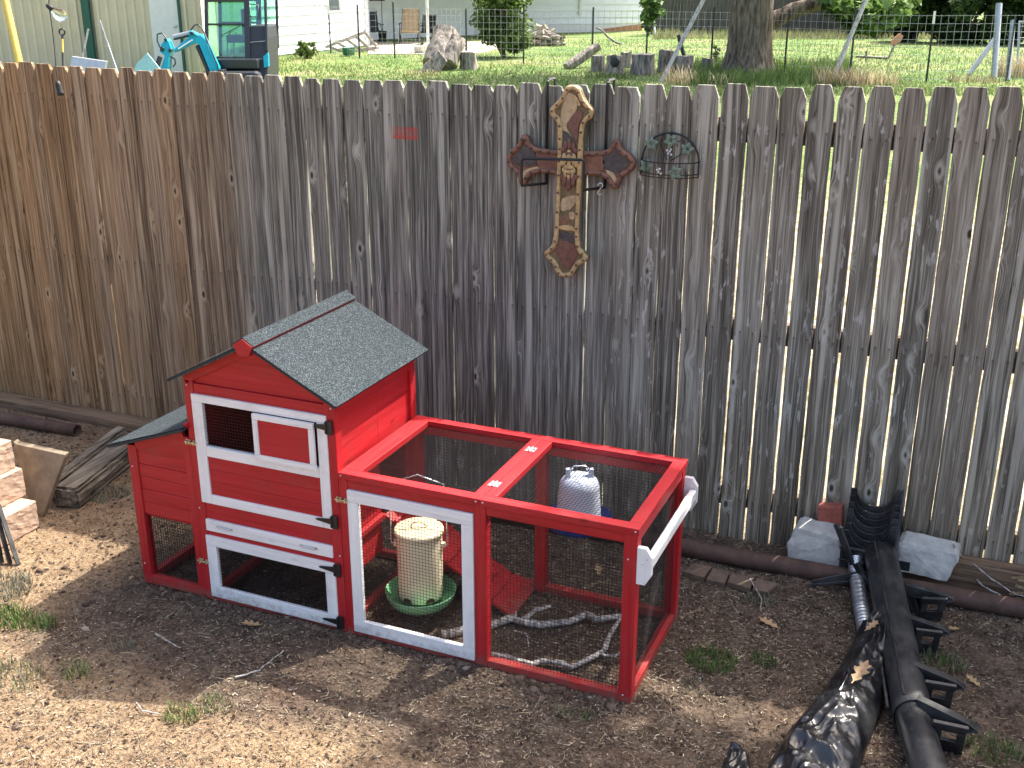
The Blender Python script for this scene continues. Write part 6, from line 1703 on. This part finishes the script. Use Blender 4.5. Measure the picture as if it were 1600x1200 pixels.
# ---- compact excavator
ED = 23.0; k = px(ED)
ex = thing('excavator', (atd(365, 150, ED).x, atd(365, 150, ED).y, BACK_Z), 'teal compact excavator with a dark glazed cab behind the fence', 'excavator')
E_ = lambda u, v, dd=0.0: atd(u, v, ED) + FWH*dd
def bar(name, u0, v0, u1, v1, w, dd=0.0, dep=.07, mat='charcoal', parent=ex):
    m = MB(); m.beam(E_(u0, v0, dd), E_(u1, v1, dd), dep, w*k, up=(E_(u1, v1)-E_(u0, v0)).cross(FWH)); return m.build(name, M[mat], parent, .008)
DEP = 1.15
for dd in (0.0, DEP):
    bar('cab_pillar', 321, -60, 324, 118, 5, dd); bar('cab_pillar', 384, -60, 388, 118, 8, dd); bar('cab_pillar', 413, -60, 417, 80, 4, dd)
    bar('cab_beam', 322, 1, 386, 1, 4, dd); bar('cab_beam', 322, -58, 415, -58, 6, dd); bar('cab_beam', 324, 38, 386, 38, 3, dd)
m = MB(); m.prism([E_(318, -60), E_(418, -60), E_(418, -66), E_(318, -66)], FWH*DEP); m.build('cab_roof', M['charcoal'], ex, .02)
for dd in (.02, DEP-.02):
    for nm, pv in (('pane', [(324, 2), (382, 2), (384, 88), (325, 88)]), ('pane', [(391, -40), (412, -40), (413, 38), (391, 38)])):
        m = MB(); m.prism([E_(u, v, dd) for u, v in pv], FWH*.012); m.build(nm, M['glass'], ex)
uvprism('door_panel', [(323, 88), (389, 90), (389, 128), (323, 128)], ED+.03, .08, 'charcoal', ex, .01)
uvprism('rear_body', [(389, 40), (415, 40), (418, 60), (419, 132), (389, 132)], ED+.02, DEP, 'charcoal', ex, .03)
uvprism('tail_light_guard', [(411, 88), (419, 82), (420, 104), (412, 106)], ED-.03, .10, 'teal', ex, .01)
m = MB(); m.obox(E_(362, 62, .55), RGT*.20, FWH*.22, UP*.08); m.obox(E_(376, 40, .55), RGT*.06, FWH*.22, UP*.32); m.build('seat', M['charcoal'], ex, .03)
for (u0, v0, u1, v1) in ((348, 70, 352, 50), (358, 72, 362, 52)):
    m = MB(); m.tube([E_(u0, v0+20, .4), E_(u0, v0, .4), E_(u1, v1, .4)], .015, 6); m.build('lever', M['steel'], ex)
bar('wiper', 345, 56, 376, 40, 1.2, -.02, .02)
# boom: two tapered box sections
def boxsec(name, pts, y0, th, mat):
    m = MB(); m.prism([E_(u, v, y0) for u, v in pts], FWH*th); return m.build(name, M[mat], ex, .015)
boxsec('boom', [(282, 76), (308, 54), (322, 51), (331, 58), (352, 104), (348, 116), (340, 112), (322, 68), (316, 65), (285, 80)], -.55, .20, 'teal')
boxsec('boom_knuckle', [(305, 54), (307, 46), (316, 50), (322, 54)], -.57, .24, 'teal')
boxsec('arm', [(262, 78), (264, 68), (272, 58), (276, 62), (281, 74), (277, 88), (276, 106), (265, 118), (262, 112), (270, 84)], -.58, .24, 'teal')
m = MB(); m.tube([E_(281, 56, -.45), E_(306, 50, -.45)], .045, 10); m.build('arm_cylinder', M['steel'], ex)
m = MB(); m.tube([E_(281, 60, -.45), E_(306, 54, -.45)], .02, 8); m.build('cylinder_rod', M['charcoal'], ex)
m = MB(); m.tube([E_(264, 86, -.62), E_(256, 112, -.62)], .05, 10); m.build('bucket_cylinder', M['charcoal'], ex)
m = MB(); m.tube([E_(318, 70, -.45), E_(336, 112, -.45)], .05, 10); m.build('boom_cylinder', M['charcoal'], ex)
for pts in ([(264, 78), (257, 62), (257, 52), (264, 50), (271, 58)], [(308, 46), (314, 38), (320, 37), (324, 42)], [(277, 86), (284, 90), (285, 97), (281, 102)]):
    m = MB(); m.tube(dense([E_(u, v, -.5) for u, v in pts], 4), .014, 6); m.build('hose', M['charcoal'], ex)
for (u, v, r_) in ((267, 74, 3.2), (279, 76, 2.6), (312, 50, 2.6), (346, 110, 3.4), (264, 114, 2.6), (272, 60, 2.2)):
    m = MB(); m.lathe(E_(u, v, -.62), [(.0005, 0), (r_*k, 0), (r_*k, .05), (.0005, .05)], 12, axis=FWH); m.build('pin', M['charcoal'], ex)
for off in (0.0, 1.6):
    m = MB(); m.tube(dense([E_(324, 43, -.42), E_(330, 52+off, -.50), E_(340, 72+off, -.60), E_(351, 98+off, -.60), E_(352, 112, -.5)], 4), .013, 6); m.build('hose', M['charcoal'], ex)
m = MB(); m.prism([E_(u, v, -.575) for u, v in ((290, 73), (312, 59), (313, 61), (291, 75))], FWH*.01); m.build('decal', M['trim'], ex)
m = MB(); m.tube([E_(391, 6, -.05), E_(404, 8, -.05), E_(405, 26, -.05), E_(391, 26, -.05)], .012, 6); m.build('grab_rail', M['charcoal'], ex)
bar('panel_line', 391, 66, 415, 64, 1.0, -.03, .02, 'steel'); bar('panel_line', 391, 92, 410, 92, .8, -.03, .02, 'steel')
boxsec('swing_post', [(338, 108), (358, 106), (362, 132), (336, 132)], -.50, .5, 'charcoal')
m = MB(); c = Vector((atd(365, 150, ED).x, atd(365, 150, ED).y, BACK_Z))
for sd in (0.0, 1.25):
    m.obox(c + FWH*(sd-.05) + UP*.17, RGT*.62, FWH*.17, UP*.15)
m.build('tracks', M['charcoal'], ex, .1)
m = MB(); m.obox(c + FWH*.6 + UP*.45, RGT*.55, FWH*.6, UP*.10); m.build('undercarriage', M['charcoal'], ex, .03)
bar('blade', 300, 150, 300, 158, 60, .5, 1.4, 'teal')

# ---- grass on the neighbour's lawn: fringe, tall tufts, dry stems
def lawn_strip(name, n, u0, u1, v0, v1, h, w, cols, seed, label, cat='grass'):
    r = np.random.default_rng(seed); P = []
    while len(P) < n:
        u = r.uniform(u0, u1); v = r.uniform(v0, v1); p = lawn(u, v)
        if r.random() > .55 + .6*gnoise(p.x, p.y, .5): continue
        P.append((p.x, p.y, p.z-.02 + .03*gnoise(p.x, p.y, .35)))
    P = np.array(P); n = len(P); H = h*r.uniform(.4, 1.2, n); th = r.uniform(0, 2*np.pi, n); ln = r.uniform(.1, .8, n)
    d = np.stack([np.cos(th), np.sin(th), np.zeros(n)], 1); s = np.tile(np.array(RGT), (n, 1))
    tip = P + d*(H*ln)[:, None] + np.array([0, 0, 1.0])*H[:, None]; ww = (w*r.uniform(.6, 1.3, n))[:, None]
    V = np.stack([P - s*ww, P + s*ww, tip], 1).reshape(-1, 3); Fq = np.arange(n*3).reshape(-1, 3)
    C = np.array(cols)[r.integers(0, len(cols), n)]*r.uniform(.7, 1.25, (n, 1))
    o = soup(name, V, Fq, M['blade'], colors=np.repeat(C, 3, axis=0)); return tag(o, label, cat, kind='stuff')
LAWN = [(.14, .24, .06), (.19, .27, .08), (.27, .31, .13), (.11, .20, .05), (.34, .34, .19)]
lawn_strip('lawn_grass', 34000, 380, 1640, 62, 150, .10, .014, LAWN, 3, 'short sunlit yellow-green lawn grass beyond the fence')
lawn_strip('tall_grass', 4500, 1080, 1330, 100, 136, .28, .012, GR, 4, 'taller green grass round the thick trunk and stumps')
lawn_strip('edge_grass', 4000, 1020, 1600, 52, 62, .35, .02, [(.36, .32, .18), (.28, .28, .13), (.2, .24, .09)], 5, 'pale uncut grass along the far fence foot')
DRY = [(.44, .36, .22), (.36, .29, .17), (.50, .43, .29)]
for k, (u, v, rx, n, h, cols, lab) in enumerate([(1310, 134, .55, 260, .50, DRY, 'tall dry straw grass at the foot of the leaning pole'), (1360, 133, .6, 240, .42, DRY, 'tall dry straw grass right of the leaning pole'), (1060, 133, .35, 120, .5, DRY, 'dry stalks beside the left leaning pole'), (1110, 134, .5, 150, .35, DRY+GR, 'mixed dry grass before the thick trunk'), (1595, 120, .6, 300, .6, DRY, 'dry grass heap at the gate'), (1520, 128, .6, 160, .25, DRY+GY, 'dry grass by the steel brace'), (660, 118, .5, 140, .18, DRY+GY, 'dry grass at the foot of the big trunk section'), (950, 122, .6, 160, .2, GR+GY, 'grass around the gnarled stump')]):
    tuft(lawn(u, v), rx, rx*.7, n, h, cols, lab, 300+k, group='tall grass beyond the fence', name='tall_grass_clump', w=.010)
scene.cycles.max_bounces = 6
scene.cycles.diffuse_bounces = 3
scene.cycles.glossy_bounces = 3
scene.cycles.transmission_bounces = 4
scene.cycles.transparent_max_bounces = 6
scene.cycles.caustics_reflective = False
scene.cycles.caustics_refractive = False
